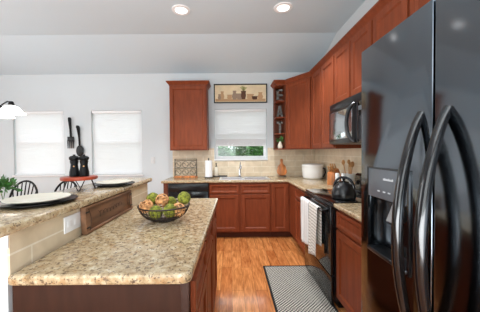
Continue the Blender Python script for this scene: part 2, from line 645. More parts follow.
# ------------------------------------------------------------------ backsplash
struct('backsplash_back', MB().cells([-1.05, -0.30, 0.66, XR - 0.008], [TOP, 1.195, 1.42], lambda i, j: not (i == 1 and j == 1), YB - 0.008, YB, 'y'), M['tile'])
struct('backsplash_right', MB().box(XR - 0.008, XR, 1.13, YB, TOP, 1.50), M['tile_side'])


# ------------------------------------------------------------------ cabinets
def add_front(mb, x0, x1, z0, z1, t=0.02, fr=0.055, flat=False):
    """a door or drawer front in local cabinet space, front towards -y, recessed centre panel"""
    w, h = x1 - x0, z1 - z0
    L = [(0.0, 0.0), (0.0, -t + 0.003), (0.003, -t)]
    if not flat:
        L += [(fr - 0.003, -t), (fr + 0.010, -t + 0.012), (fr + 0.018, -t + 0.012)]
    tmp = bmesh.new()
    rings = []
    for ins, y in L:
        rings.append([tmp.verts.new(p) for p in ((x0 + ins, y, z0 + ins), (x1 - ins, y, z0 + ins), (x1 - ins, y, z1 - ins), (x0 + ins, y, z1 - ins))])
    tmp.faces.new(rings[0][::-1])
    for A, B in zip(rings, rings[1:]):
        for i in range(4):
            j = (i + 1) % 4
            tmp.faces.new((A[i], A[j], B[j], B[i]))
    tmp.faces.new(rings[-1])
    bmesh.ops.recalc_face_normals(tmp, faces=tmp.faces[:])
    mb._add(tmp)
    return mb


def base_cabinet(label, M4, w, units, depth=0.6, name='base_cabinet', h=0.876, side=None, kick=True, back_gap=0.0):
    """units: list of (x0, x1, drawer?, door?) in local x"""
    base = M4 @ Vector((0, 0, 0))
    t = thing(name, label, 'cabinet', base)
    m = MB(M4)
    m.box(0, w, 0.0, depth, 0.1, h)
    obj('carcass', m, M['cherry'], t)
    obj('toe_kick', MB(M4).box(0.0, w, 0.07, depth, 0, 0.1), M['cherry_dark'], t)
    for (a, b, dr, dn) in units:
        g = 0.016
        if dr:
            obj('drawer_front', add_front(MB(M4), a + g, b - g, h - 0.165, h - 0.025, fr=0.03), M['cherry'], t)
        if dn:
            obj('door', add_front(MB(M4), a + g, b - g, 0.115, h - (0.185 if dr else 0.025)), M['cherry'], t)
    return t


YBF = 3.80       # front plane of back base cabinets (frame)
XRF = 0.905      # front plane of right base cabinets (frame)
FB = frame_M(0, YBF, 0, 0)


def MBk(x):
    return frame_M(x, YBF, 0, 0)


def MRt(y):       # right run: local x runs towards the camera, faces -X
    return frame_M(XRF, y, 0, -PI / 2)


# end panel left of dishwasher
tag(obj('cabinet_end_panel', MB().box(-1.055, -0.985, YBF, YB - 0.01, 0, 0.876), M['cherry_side'], at=(-1.02, YBF, 0)),
    'cherry wood end panel closing the counter left of the dishwasher', 'cabinet panel')
base_cabinet('cherry sink base cabinet with two false drawer fronts over two doors under the window', MBk(-0.345), 0.955,
             [(0.0, 0.475, True, True), (0.485, 0.955, True, True)])
base_cabinet('cherry blind corner base cabinet with one full-height door right of the sink doors', MBk(0.612), XR - 0.612 - 0.01,
             [(0.0, 0.285, False, True)])
base_cabinet('narrow cherry base cabinet with drawer and door between the corner and the range', MRt(YBF - 0.003), YBF - 0.003 - 2.85,
             [(0.36, 0.94, True, True)])
base_cabinet('cherry base cabinet with drawers and doors between the range and the refrigerator', MRt(2.078), 2.078 - 1.15,
             [(0.0, 0.462, True, True), (0.466, 0.928, True, True)])

# ------------------------------------------------------------------ dishwasher
t = thing('dishwasher', 'black built-in dishwasher under the counter left of the sink cabinet', 'dishwasher', (-0.665, YBF, 0))
obj('body', MB().box(-0.98, -0.352, YBF + 0.01, YB - 0.05, 0.1, 0.872), M['black_matte'], t)
obj('door', MB().box(-0.975, -0.357, YBF - 0.02, YBF + 0.012, 0.12, 0.74, 0.004), M['black_gloss'], t)
c = obj('control_panel', MB().box(-0.975, -0.357, YBF - 0.026, YBF + 0.012, 0.746, 0.868, 0.006), M['black_satin'], t)
obj('handle_recess', MB().box(-0.80, -0.53, YBF - 0.029, YBF - 0.02, 0.752, 0.775, 0.003), M['black_matte'], c)
for a, b in ((-0.93, -0.83), (-0.48, -0.40)):
    obj('button_row', MB().box(a, b, YBF - 0.0275, YBF - 0.02, 0.81, 0.822), M['dark_steel'], c)
obj('toe_kick', MB().box(-0.975, -0.357, YBF + 0.06, YBF + 0.075, 0, 0.11), M['black_matte'], t)

# ------------------------------------------------------------------ worktops
EX = 0.865
SK = (-0.17, 0.60, 3.87, 4.25)   # sink cut-out
us = [-1.085, SK[0], SK[1], EX, XR - 0.008]
vs = [2.85, YBF - 0.035, SK[2], SK[3], YB - 0.008]
tag(obj('granite_worktop', MB().cells(us, vs, lambda i, j: not (i == 1 and j == 2) and not (j == 0 and i < 3), 0.876, TOP, 'z', bev=0.012),
        M['granite'], at=(0.2, 4.0, 0.876)), 'L-shaped speckled tan granite worktop running from the dishwasher to the range', 'countertop')
tag(obj('granite_worktop', MB().box(EX, XR - 0.008, 1.15, 2.078, 0.876, TOP, 0.012, 3), M['granite'], at=(1.2, 1.6, 0.876)),
    'short granite worktop between the range and the refrigerator', 'countertop')

# sink and faucet
t = thing('kitchen_sink', 'stainless double-bowl sink set in the granite under the window', 'sink', (0.215, 4.06, TOP))
us = [SK[0] - 0.02, SK[0] + 0.02, 0.185, 0.225, SK[1] - 0.02, SK[1] + 0.02]
vs = [SK[2] - 0.02, SK[2] + 0.02, SK[3] - 0.06, SK[3] + 0.02]
obj('rim', MB().cells(us, vs, lambda i, j: not (i in (1, 3) and j == 1), TOP, TOP + 0.006, 'z', bev=0.002, seg=2), M['sink_steel'], t)
for a, b in ((us[1], us[2]), (us[3], us[4])):
    m = MB()
    m.box(a, b, vs[1], vs[2], TOP - 0.17, TOP - 0.165)
    m.box(a - 0.004, a, vs[1], vs[2], TOP - 0.17, TOP + 0.003).box(b, b + 0.004, vs[1], vs[2], TOP - 0.17, TOP + 0.003)
    m.box(a, b, vs[1] - 0.004, vs[1], TOP - 0.17, TOP + 0.003).box(a, b, vs[2], vs[2] + 0.004, TOP - 0.17, TOP + 0.003)
    bw = obj('bowl', m, M['sink_steel'], t)
    obj('drain', MB().lathe([(0, 0), (0.04, 0.0), (0.04, 0.004), (0.025, 0.003), (0, 0.002)], ((a + b) / 2, 4.03, TOP - 0.165), 16), M['chrome'], bw)
fx, fy, fz = 0.15, 4.225, TOP + 0.006
t = thing('faucet', 'chrome single-lever faucet with low curved spout behind the sink', 'faucet', (fx, fy, fz))
obj('base', MB().lathe([(0, 0), (0.03, 0), (0.03, 0.008), (0.021, 0.018), (0.02, 0.13), (0.016, 0.15), (0, 0.152)], (fx, fy, fz), 20), M['chrome'], t)
obj('spout', MB().tube([(fx, fy, fz + 0.10), (fx + 0.005, fy - 0.03, fz + 0.16), (fx + 0.008, fy - 0.07, fz + 0.20), (fx + 0.01, fy - 0.12, fz + 0.205), (fx + 0.012, fy - 0.155, fz + 0.18), (fx + 0.012, fy - 0.16, fz + 0.15)], 0.012, 10), M['chrome'], t)
obj('lever', MB().tube([(fx, fy, fz + 0.148), (fx + 0.003, fy + 0.01, fz + 0.19), (fx + 0.012, fy + 0.02, fz + 0.255)], [0.012, 0.009, 0.008], 8), M['chrome'], t)

# ------------------------------------------------------------------ wall cabinets
CP = [(0.0, 0.0), (0.008, 0.0), (0.010, 0.012), (0.038, 0.045), (0.046, 0.05), (0.046, 0.066), (0.0, 0.066)]
UB, UT = 1.385, 2.475          # bottom and top of the boxes


def mitre(path):
    """outward offset direction (to the right of travel) at each path vertex"""
    out = []
    for i, p in enumerate(path):
        ns = []
        for a, b in ((i - 1, i), (i, i + 1)):
            if 0 <= a and b < len(path):
                dx, dy = path[b][0] - path[a][0], path[b][1] - path[a][1]
                l = math.hypot(dx, dy)
                if l > 1e-9:
                    ns.append(Vector((dy / l, -dx / l)))
        n = ns[0] if len(ns) == 1 else (ns[0] + ns[1])
        n.normalize()
        out.append(n / max(0.3, n.dot(ns[0])))
    return out


def crown(path, i0, i1, parent, z=UT - 0.005, sign=1):
    mt = mitre(path)
    tmp = bmesh.new()
    rings = []
    for i in range(i0, i1 + 1):
        rings.append([tmp.verts.new((path[i][0] + sign * mt[i].x * o, path[i][1] + sign * mt[i].y * o, z + h)) for o, h in CP])
    n = len(CP)
    for A, B in zip(rings, rings[1:]):
        for j in range(n):
            q = (j + 1) % n
            tmp.faces.new((A[j], A[q], B[q], B[j]))
    tmp.faces.new(rings[0])
    tmp.faces.new(rings[-1][::-1])
    bmesh.ops.recalc_face_normals(tmp, faces=tmp.faces[:])
    m = MB()
    m._add(tmp)
    return obj('crown_moulding', m, M['cherry'], parent, smooth=0)


def wall_cabinet(label, M4, w, doors, z0=UB, z1=UT, depth=0.3):
    t = thing('wall_cabinet', label, 'cabinet', M4 @ Vector((0, 0, z0)))
    obj('carcass', MB(M4).box(0, w, 0, depth, z0, z1), M['cherry'], t)
    for a, b in doors:
        obj('door', add_front(MB(M4), a + 0.012, b - 0.012, z0 + 0.015, z1 - 0.015), M['cherry'], t)
    return t


YU = 4.105                      # frame plane of the back wall cabinets
LC = (-1.02, -0.395)
t = wall_cabinet('single-door cherry wall cabinet hanging left of the window', frame_M(LC[0], YU, 0, 0), LC[1] - LC[0], [(0, LC[1] - LC[0])])
lp = [(LC[0], YB - 0.002), (LC[0], YU), (LC[1], YU), (LC[1], YB - 0.002)]
crown(lp, 0, 3, t, sign=1)

XU = 1.215                      # frame plane of the right wall cabinets
SX0, SX1 = 0.762, 0.922
YD = 3.67
rp = [(SX0, YB - 0.002), (SX0, YU), (SX1, YU), (XU, YD), (XU, 2.845), (XU, 2.082), (XU, 1.15)]
# open end shelf
t = thing('open_corner_shelf', 'open cherry end shelf beside the window, holding letters and a vase', 'shelf', ((SX0 + SX1) / 2, YU, UB))
obj('back_panel', MB().box(SX0, SX1, YB - 0.014, YB - 0.002, UB, UT), M['cherry_side'], t)
obj('side_panel', MB().box(SX1 - 0.014, SX1, YU, YB - 0.014, UB, UT), M['cherry_side'], t)
obj('front_post', MB().box(SX0, SX0 + 0.022, YB - 0.10, YB - 0.014, UB, UT), M['cherry_side'], t)
SHZ = [UB, 1.64, 1.915, 2.19, UT - 0.02]
for z in SHZ:
    P = [(SX0, YB - 0.014), (SX0, YU + 0.05)] + [(SX0 + 0.05 - 0.05 * math.cos(a), YU + 0.05 - 0.05 * math.sin(a)) for a in (0.4, 0.8, 1.2, 1.57)] + [(SX1 - 0.014, YU), (SX1 - 0.014, YB - 0.014)]
    obj('shelf_board', MB().prism(P, 'z', z, z + 0.018), M['cherry'], t)
crown(rp, 0, 2, t)
# diagonal corner cabinet
t = thing('corner_wall_cabinet', 'tall diagonal cherry corner wall cabinet beside the open shelf', 'cabinet', (1.2, 4.1, UB))
obj('carcass', MB().prism([(SX1 + 0.001, YB - 0.002), (SX1 + 0.001, YU), (XU, YD + 0.001), (XR - 0.002, YD + 0.001), (XR - 0.002, YB - 0.002)], 'z', UB, UT), M['cherry'], t)
ang = math.atan2(YD - YU, XU - SX1)
LD = math.hypot(YD - YU, XU - SX1)
obj('door', add_front(MB(frame_M(SX1, YU, 0, ang)), 0.022, LD - 0.022, UB + 0.015, UT - 0.015), M['cherry'], t)
crown(rp, 2, 3, t)
# right run


def MRu(y):
    return frame_M(XU, y, 0, -PI / 2)


t = wall_cabinet('tall two-door cherry wall cabinet between the corner cabinet and the microwave', MRu(YD - 0.001), YD - 0.001 - 2.846,
                 [(0.045, 0.412), (0.416, 0.82)], depth=0.3)
crown(rp, 3, 4, t)
t = wall_cabinet('short two-door cherry wall cabinet directly above the microwave', MRu(2.844), 0.76, [(0, 0.38), (0.38, 0.76)], z0=1.88, depth=0.3)
crown(rp, 4, 5, t)
t = wall_cabinet('two-door cherry wall cabinet partly hidden behind the refrigerator', MRu(2.081), 2.081 - 1.15, [(0.0, 0.42), (0.42, 0.84)], depth=0.3)
crown(rp, 5, 6, t)

# ------------------------------------------------------------------ range
RY0, RY1, RX = 2.084, 2.844, 0.88
t = thing('range', 'black freestanding electric range with towels on its oven handle', 'oven', (1.2, (RY0 + RY1) / 2, 0))
obj('body', MB().box(RX, XR - 0.01, RY0, RY1, 0.06, 0.895), M['black_satin'], t)
obj('kick_plate', MB().box(RX + 0.04, XR - 0.03, RY0 + 0.01, RY1 - 0.01, 0, 0.06), M['black_matte'], t)
ck = obj('cooktop', MB().box(RX - 0.018, XR - 0.085, RY0, RY1, 0.895, 0.918, 0.006), M['glass_black'], t)
for bx, by, r in ((1.05, 2.27, 0.10), (1.05, 2.65, 0.08), (1.31, 2.27, 0.075), (1.31, 2.65, 0.10)):
    m = MB()
    for q in (1.0, 0.75):
        m.lathe([(r * q, 0), (r * q, 0.0008), (r * q - 0.004, 0.0008), (r * q - 0.004, 0)], (bx, by, 0.918), 32)
    obj('burner_ring', m, M['dark_steel'], ck)
bgd = obj('backguard', MB().prism([(1.435, 0.90), (XR - 0.01, 0.90), (XR - 0.01, 1.10), (1.465, 1.10), (1.44, 1.075)], 'y', RY0, RY1), M['black_gloss'], t)
for y in (2.16, 2.25, 2.68, 2.77):
    obj('knob', MB(Matrix.Translation((1.437, y, 1.0)) @ Matrix.Rotation(-PI / 2, 4, 'Y')).lathe([(0, 0), (0.022, 0), (0.02, 0.022), (0, 0.024)], n=16), M['black_satin'], bgd)
obj('clock_display', MB().box(1.430, 1.437, 2.38, 2.55, 0.98, 1.04), M['panel_grey'], bgd)
dr = obj('oven_door', MB().box(RX - 0.032, RX + 0.001, RY0 + 0.004, RY1 - 0.004, 0.285, 0.875, 0.005), M['black_gloss'], t)
obj('oven_window', MB().box(RX - 0.0335, RX - 0.03, RY0 + 0.12, RY1 - 0.12, 0.40, 0.70), M['glass_black'], dr)
HX, HZ = RX - 0.082, 0.83
m = MB()
m.tube([(HX, RY0 + 0.05, HZ), (HX, RY1 - 0.05, HZ)], 0.0125, 12)
for y in (RY0 + 0.075, RY1 - 0.075):
    m.tube([(HX, y, HZ), (RX - 0.03, y, HZ + 0.012)], 0.012, 10)
obj('oven_handle', m, M['black_gloss'], dr)
obj('trim_strip', MB().box(RX - 0.024, RX + 0.001, RY0 + 0.002, RY1 - 0.002, 0.879, 0.896, 0.002), M['dark_steel'], t)
obj('storage_drawer', MB().box(RX - 0.028, RX + 0.001, RY0 + 0.004, RY1 - 0.004, 0.022, 0.275, 0.005), M['black_gloss'], t)


# towels over the oven handle
def towel(y0, y1, zf, zb, label, m, off=0.0):
    rr = 0.016 + off
    prof = [(HX - rr, zf), (HX - rr, (zf + HZ) / 2), (HX - rr, HZ)]
    prof += [(HX - rr * math.cos(a), HZ + rr * math.sin(a)) for a in (0.5, 1.05, 1.57, 2.1, 2.65)]
    prof += [(HX + rr, HZ), (HX + rr, (zb + HZ) / 2), (HX + rr, zb)]
    dense = []
    for (a, b), (c, d) in zip(prof, prof[1:]):
        n = 8 if abs(d - b) > 0.1 else 1
        for i in range(n):
            dense.append((a + (c - a) * i / n, b + (d - b) * i / n))
    dense.append(prof[-1])
    N = 18
    tmp = bmesh.new()
    rows = []
    for i, (x, z) in enumerate(dense):
        row = []
        for j in range(N + 1):
            f = j / N
            hang = max(0.0, (HZ - z)) / (HZ - zf)
            side = -1 if x < HX else 1
            wav = (0.003 + 0.012 * hang) * (math.sin(f * 3.1 * PI + 0.6 + y0 * 9) * 0.6 + 0.4 * math.sin(f * 7 * PI + 2 * hang))
            if side > 0:
                wav = min(abs(wav), 0.012) * 0.5
            else:
                wav = -abs(wav)
            y = y0 + (y1 - y0) * f + (f - 0.5) * -0.03 * hang
            zz = z - (0.03 * math.sin(f * 2.2 + y0 * 5) * hang)
            row.append(tmp.verts.new((x + wav, y, zz)))
        rows.append(row)
    for A, B in zip(rows, rows[1:]):
        for j in range(N):
            tmp.faces.new((A[j], A[j + 1], B[j + 1], B[j]))
    bmesh.ops.recalc_face_normals(tmp, faces=tmp.faces[:])
    k = MB()
    k._add(tmp)
    o = obj('dish_towel', k, m, at=(HX, (y0 + y1) / 2, zf), smooth=60)
    s = o.modifiers.new('thickness', 'SOLIDIFY')
    s.thickness = 0.004
    s.offset = 1.0
    return tag(o, label, 'towel', 'towels on the oven handle')


towel(2.46, 2.74, 0.40, 0.50, 'white towel with fine grey lines on the oven handle, farther from the camera', M['towel_plain'])
towel(2.22, 2.45, 0.355, 0.46, 'taupe-striped linen towel on the oven handle, nearer the camera', M['towel_check'])

# kettle on the near front burner
kx, ky, kz = 1.035, 2.25, 0.919
t = thing('kettle', 'round matte black tea kettle with arched handle on the range', 'kettle', (kx, ky, kz))
obj('body', MB().lathe([(0, 0), (0.085, 0), (0.1, 0.008), (0.106, 0.03), (0.104, 0.055), (0.092, 0.095), (0.07, 0.128), (0.048, 0.142), (0.046, 0.146), (0, 0.147)], (kx, ky, kz), 40), M['black_satin'], t)
ld = obj('lid', MB().lathe([(0, 0.144), (0.046, 0.144), (0.043, 0.153), (0.02, 0.16), (0, 0.161)], (kx, ky, kz), 28), M['black_gloss'], t)
obj('lid_knob', MB().lathe([(0, 0.158), (0.007, 0.16), (0.012, 0.172), (0.013, 0.182), (0.006, 0.19), (0, 0.19)], (kx, ky, kz), 16), M['black_gloss'], ld)
obj('spout', MB().tube([(kx + 0.025, ky + 0.065, kz + 0.085), (kx + 0.04, ky + 0.105, kz + 0.122), (kx + 0.046, ky + 0.125, kz + 0.14)], [0.024, 0.017, 0.013], 12), M['black_satin'], t)
hp = [(kx + 0.088 * math.cos(a) * 0.76, ky - 0.088 * math.cos(a) * 0.65, kz + 0.095 + 0.10 * math.sin(a)) for a in [PI * i / 14 for i in range(15)]]
obj('handle', MB().tube(hp, 0.0085, 10, sq=(1.0, 1.4)), M['black_gloss'], t)

# ------------------------------------------------------------------ microwave
MX, MZ0, MZ1 = 1.14, 1.428, 1.878
my0, my1 = 2.086, 2.842
t = thing('microwave', 'dark over-the-range microwave with big curved door handle', 'microwave', (1.33, 2.46, MZ0))
obj('body', MB().box(MX + 0.03, XR - 0.01, my0, my1, MZ0, MZ1 - 0.002, 0.004), M['black_satin'], t)
obj('vent_grille', MB().box(MX + 0.004, MX + 0.031, my0, my1, MZ1 - 0.075, MZ1 - 0.004, 0.003), M['dark_steel'], t)
d = obj('door', MB().box(MX, MX + 0.031, 2.215, my1, MZ0 + 0.005, MZ1 - 0.079, 0.004), M['dark_steel'], t)
obj('door_window', MB().box(MX - 0.002, MX + 0.01, 2.31, my1 - 0.035, MZ0 + 0.055, MZ1 - 0.105, 0.001), M['mirror_glass'], d)
hy = 2.245
hp = [(MX - 0.004 - 0.05 * math.sin(a), hy + 0.06 * math.sin(a), MZ0 + 0.188 - 0.172 * math.cos(a)) for a in [PI * i / 16 for i in range(17)]]
obj('door_handle', MB().tube(hp, 0.017, 10), M['black_satin'], d)
cp = obj('control_panel', MB().box(MX, MX + 0.031, my0, 2.212, MZ0 + 0.005, MZ1 - 0.079, 0.004), M['black_gloss'], t)
obj('display', MB().box(MX - 0.001, MX + 0.01, my0 + 0.02, 2.195, MZ0 + 0.29, MZ0 + 0.33), M['panel_grey'], cp)
obj('keypad', MB().box(MX - 0.001, MX + 0.01, my0 + 0.02, 2.195, MZ0 + 0.03, MZ0 + 0.24), M['dark_steel'], cp)

# ------------------------------------------------------------------ refrigerator
FX = 0.59                       # door front
fy0, fys, fy1 = 0.20, 0.715, 1.11
FZ = 1.80
t = thing('refrigerator', 'tall black side-by-side refrigerator with water dispenser at right', 'refrigerator', (1.0, 0.65, 0))
obj('body', MB().box(FX + 0.075, 1.47, fy0 + 0.003, fy1 - 0.003, 0.02, FZ - 0.012, 0.004), M['black_satin'], t)
DY0, DY1, DZ0, DZ1 = 0.81, 1.045, 0.945, 1.285
fd = obj('freezer_door', MB().cells([fys + 0.004, DY0, DY1, fy1], [0.06, DZ0, DZ1 - 0.115, FZ], lambda i, j: not (i == 1 and j == 1), FX, FX + 0.068, 'x', bev=0.003), M['fridge'], t)
obj('refrigerator_door', MB().box(FX, FX + 0.068, fy0, fys - 0.004, 0.06, FZ, 0.003, 3), M['fridge'], t)
obj('toe_grille', MB().box(FX + 0.05, FX + 0.09, fy0 + 0.01, fy1 - 0.01, 0, 0.055), M['black_matte'], t)
dp = obj('dispenser', MB().box(FX - 0.004, FX + 0.004, DY0, DY1, DZ1 - 0.115, DZ1, 0.0015), M['panel_grey'], t)
m = MB()
m.cells([DY0 - 0.006, DY0 + 0.002, DY1 - 0.002, DY1 + 0.006], [DZ0 - 0.008, DZ0 + 0.002, DZ1, DZ1 + 0.006], lambda i, j: not (i == 1 and j == 1), FX - 0.006, FX + 0.002, 'x')
obj('dispenser_bezel', m, M['black_gloss'], dp)
obj('dispenser_niche', MB().box(FX + 0.06, FX + 0.066, DY0, DY1, DZ0, DZ1 - 0.115), M['black_gloss'], dp)
obj('drip_tray', MB().box(FX - 0.012, FX + 0.06, DY0 + 0.002, DY1 - 0.002, DZ0 - 0.004, DZ0 + 0.012, 0.004), M['dark_steel'], dp)
obj('dispenser_lever', MB().prism([(FX + 0.058, 1.16), (FX + 0.045, 1.17), (FX + 0.012, 1.085), (FX + 0.02, 1.075), (FX + 0.058, 1.10)], 'y', 0.895, 0.95), M['steel'], dp)
m = MB()
for i in range(8):
    m.box(FX - 0.0048, FX - 0.0035, 0.885 + i * 0.0075, 0.890 + i * 0.0075, 1.244, 1.251 if i % 3 else 1.253)
m.box(FX - 0.0046, FX - 0.0035, 0.885, 0.9425, 1.2445, 1.2475)
obj('brand_mark', m, M['light_mark'], dp)
for y in (0.90, 0.93, 0.965):
    obj('touch_icon', MB().box(FX - 0.0048, FX - 0.0035, y, y + 0.014, 1.196, 1.201), M['light_mark'], dp)


def fridge_handle(y, parent):
    n = 24
    z0, z1 = 0.70, 1.475
    pts, rs = [], []
    for i in range(n + 1):
        f = i / n
        s = math.sin(PI * f)
        pts.append((FX + 0.004 - 0.076 * s ** 0.75, y, z0 + (z1 - z0) * f))
        rs.append(0.0125 + 0.004 * s)
    return obj('door_handle', MB().tube(pts, rs, 12, sq=(1.0, 0.95)), M['black_gloss'], parent)


fridge_handle(0.762, fd)
for ch in list(t.children):
    if ch.name.startswith('refrigerator_door'):
        fridge_handle(0.668, ch)

# ------------------------------------------------------------------ island with raised bar
BX = -0.822                      # tiled face of the bar wall
IY0, IY1 = 0.905, 2.325
IX = -0.162
wb = struct('wall_peninsula', MB().box(BX - 0.125, BX - 0.01, 0.90, 2.40, 0, 1.069), M['wall'])
struct('backsplash_peninsula', MB().box(BX - 0.01, BX, 0.90, 2.40, TOP - 0.03, 1.069), M['tile_side'])
MI = frame_M(IX, IY0, 0, PI / 2)     # local x runs away from the camera, faces +X
t = thing('kitchen_island', 'cherry kitchen island base with shade-darkened end panel facing the camera', 'kitchen island', (-0.48, 1.6, 0))
obj('carcass', MB().box(BX + 0.002, IX, IY0 + 0.012, IY1, 0.1, 0.874), M['cherry'], t)
obj('toe_kick', MB().box(BX + 0.002, IX - 0.07, IY0 + 0.012, IY1 - 0.02, 0, 0.1), M['cherry_dark'], t)
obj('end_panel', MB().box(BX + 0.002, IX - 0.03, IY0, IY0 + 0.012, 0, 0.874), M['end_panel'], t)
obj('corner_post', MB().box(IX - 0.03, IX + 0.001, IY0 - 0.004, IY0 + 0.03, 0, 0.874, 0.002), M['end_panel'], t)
for a, b in ((0.03, 0.47), (0.475, 0.945), (0.95, 1.41)):
    obj('drawer_front', add_front(MB(MI), a + 0.012, b - 0.012, 0.71, 0.855, fr=0.03), M['cherry'], t)
    obj('door', add_front(MB(MI), a + 0.012, b - 0.012, 0.115, 0.685), M['cherry'], t)
cr = 0.035
xn, xf = -0.150, -0.127
P = [(BX, 0.884), (xn - cr, 0.884)] + [(xn - cr + cr * math.sin(a), 0.884 + cr - cr * math.cos(a)) for a in (0.4, 0.8, 1.2)] + [(xn, 0.884 + cr), (xf, 2.355), (BX, 2.355)]
tag(obj('granite_island_top', MB().prism(P, 'z', 0.874, TOP, 0.011), M['granite'], at=(-0.47, 1.6, 0.874), smooth=0),
    'lower granite island top carrying the bowl of moss balls', 'countertop')
tag(obj('granite_bar_top', MB().cells([-1.165, -0.785], [0.72, 2.44], lambda i, j: True, 1.069, 1.108, 'z', bev=0.014, seg=4), M['granite'], at=(-0.97, 1.6, 1.069)),
    'raised granite bar top set with two place settings', 'countertop')


def wall_plate(name, label, M4, w, h, gangs):
    """plate in local xz, facing -y"""
    t = thing(name, label, 'outlet' if 'outlet' in name else 'light switch', M4 @ Vector((0, 0, 0)))
    obj('cover_plate', MB(M4).box(-w / 2, w / 2, -0.006, 0, -h / 2, h / 2, 0.002), M['wall_plate' if name == 'light_switch' else 'plate_white'], t)
    return t


t = wall_plate('outlet', 'white horizontal outlet plate on the tile below the bar top', frame_M(BX + 0.0005, 1.255, 1.003, PI / 2), 0.128, 0.082, 1)
for y in (1.23, 1.28):
    k = obj('socket', MB().box(BX + 0.006, BX + 0.0075, y - 0.017, y + 0.017, 0.988, 1.018, 0.0005), M['plate_white'], t)
t = wall_plate('outlet', 'white outlet plate on the end of the bar wall at the left edge', frame_M(-0.858, 0.8995, 1.045, 0), 0.07, 0.072, 1)
for z in (1.027, 1.063):
    k = obj('socket', MB().box(-0.875, -0.841, 0.892, 0.8936, z - 0.014, z + 0.014, 0.0005), M['plate_white'], t)
    for dx in (-0.006, 0.006):
        obj('slot', MB().box(-0.858 + dx - 0.0012, -0.858 + dx + 0.0012, 0.8915, 0.8925, z - 0.005, z + 0.005), M['socket'], k)
t = wall_plate('light_switch', 'white light switch on the wall between dining window and cherry cabinet', frame_M(-1.405, YB - 0.0005, 1.215, 0), 0.07, 0.115, 1)
obj('toggle', MB().box(-1.41, -1.40, YB - 0.016, YB - 0.006, 1.205, 1.225, 0.001), M['wall_plate'], t)

# ------------------------------------------------------------------ wooden tray leaning on the bar wall
ty0, ty1 = 1.315, 1.925
th = 0.15
MT = Matrix.Translation((BX + 0.012, ty0, TOP + 0.001)) @ Matrix.Rotation(math.radians(-3.0), 4, 'Y')
# local: x out from wall 0..0.05, y along 0..L, z up 0..th
L = ty1 - ty0
t = thing('wooden_tray', 'long brown wooden serving tray on its side against the bar tile', 'tray', (BX + 0.03, (ty0 + ty1) / 2, TOP + 0.001))
MTt = MT
m = MB(MTt)
m.box(0.0, 0.014, 0, L, 0.0, th, 0.002)
obj('bottom_board', m, M['tray_wood'], t)
m = MB(MTt)
m.box(0.012, 0.032, 0, L, 0.0, 0.014, 0.003)
m.box(0.012, 0.032, 0, L, th - 0.014, th, 0.003)
obj('long_rail', m, M['tray_wood'], t)
for e, sg in ((0.0, 1), (L, -1)):
    P = [(e, 0.012), (e, th - 0.012)] + [(e + sg * (0.026 + 0.02 * math.sin(PI * q / 10)), th - 0.012 - (th - 0.024) * q / 10) for q in range(11)]
    er = obj('end_rail', MB(MTt).prism(P, 'x', 0.012, 0.030), M['tray_wood'], t)
    for z in (0.030, th - 0.036):
        obj('iron_band', MB(MTt).box(0.0295, 0.0315, min(e, e + sg * 0.03), max(e, e + sg * 0.03), z, z + 0.008), M['iron'], er)
    obj('inner_edge', MB(MTt).tube([(0.030, e + sg * (0.027 + 0.02 * math.sin(PI * q / 10)), th - 0.014 - (th - 0.028) * q / 10) for q in range(11)], 0.0025, 6), M['carved'], er)
m = MB(MTt)
pts = []
for i in range(120):
    f = i / 119
    amp = 0.02 if f < 0.12 else 0.011
    pts.append((0.0145, 0.15 + 0.31 * f + 0.010 * math.sin(f * 15 * PI), 0.075 + amp * math.cos(f * 15 * PI) + 0.004 * math.sin(f * 9)))
m.tube(pts, 0.0018, 5)
obj('carved_script', m, M['carved'], t)

# ------------------------------------------------------------------ wire bowl of decorative balls
bx, by, bz = -0.44, 1.60, TOP
t = thing('wire_bowl', 'dark bronze wire bowl filled with moss and rattan balls', 'bowl', (bx, by, bz))
prof = [(0.055, 0.004), (0.085, 0.012), (0.115, 0.028), (0.138, 0.048), (0.153, 0.072), (0.163, 0.10)]
tmp = MB().lathe(prof, (bx, by, bz), 40)
o = obj('wire_mesh', tmp, M['bronze'], t, smooth=60)
w = o.modifiers.new('wires', 'WIREFRAME')
w.thickness = 0.0045
w.use_even_offset = False
obj('foot_ring', MB().lathe([(0, 0), (0.06, 0), (0.062, 0.005), (0.05, 0.008), (0, 0.008)], (bx, by, bz), 32), M['bronze'], t)
obj('rim', MB().tube([(bx + 0.163 * math.cos(a), by + 0.163 * math.sin(a), bz + 0.10) for a in [2 * PI * i / 40 for i in range(40)]], 0.005, 8, closed=True), M['bronze'], t)


def rattan_ball(c, r):
    m = MB()
    for k in range(15):
        q = Matrix.Translation(c) @ Matrix.Rotation(rnd.uniform(0, 6.28), 4, 'Z') @ Matrix.Rotation(rnd.uniform(0, 3.14), 4, 'X')
        rr = r * rnd.uniform(0.93, 1.0)
        m.M = q
        m.tube([(rr * math.cos(2 * PI * i / 22), rr * math.sin(2 * PI * i / 22), 0) for i in range(22)], 0.0036, 5, closed=True)
    return m


R_ = 0.043
greens = [((-0.535, 1.665, 0.128), 'moss green ball at the left back of the wire bowl'),
          ((-0.475, 1.530, 0.068), 'moss green ball at the front left of the wire bowl'),
          ((-0.384, 1.525, 0.080), 'moss green ball at the front centre of the wire bowl'),
          ((-0.420, 1.680, 0.096), 'moss green ball half hidden in the middle of the wire bowl'),
          ((-0.315, 1.625, 0.139), 'moss green ball standing highest at the right of the wire bowl')]
for (x, y, z), lb in greens:
    o = tag(obj('moss_ball', MB().ball((x, y, bz + z), R_, 4, 0.025), M['moss'], at=(x, y, bz + z - R_), smooth=180), lb, 'decorative ball', 'moss balls in the wire bowl')
rats = [((-0.545, 1.560, 0.100), 'tan rattan ball at the front left rim of the wire bowl'),
        ((-0.462, 1.630, 0.124), 'tan rattan ball at the top centre of the wire bowl'),
        ((-0.338, 1.545, 0.080), 'tan rattan ball at the front right of the wire bowl')]
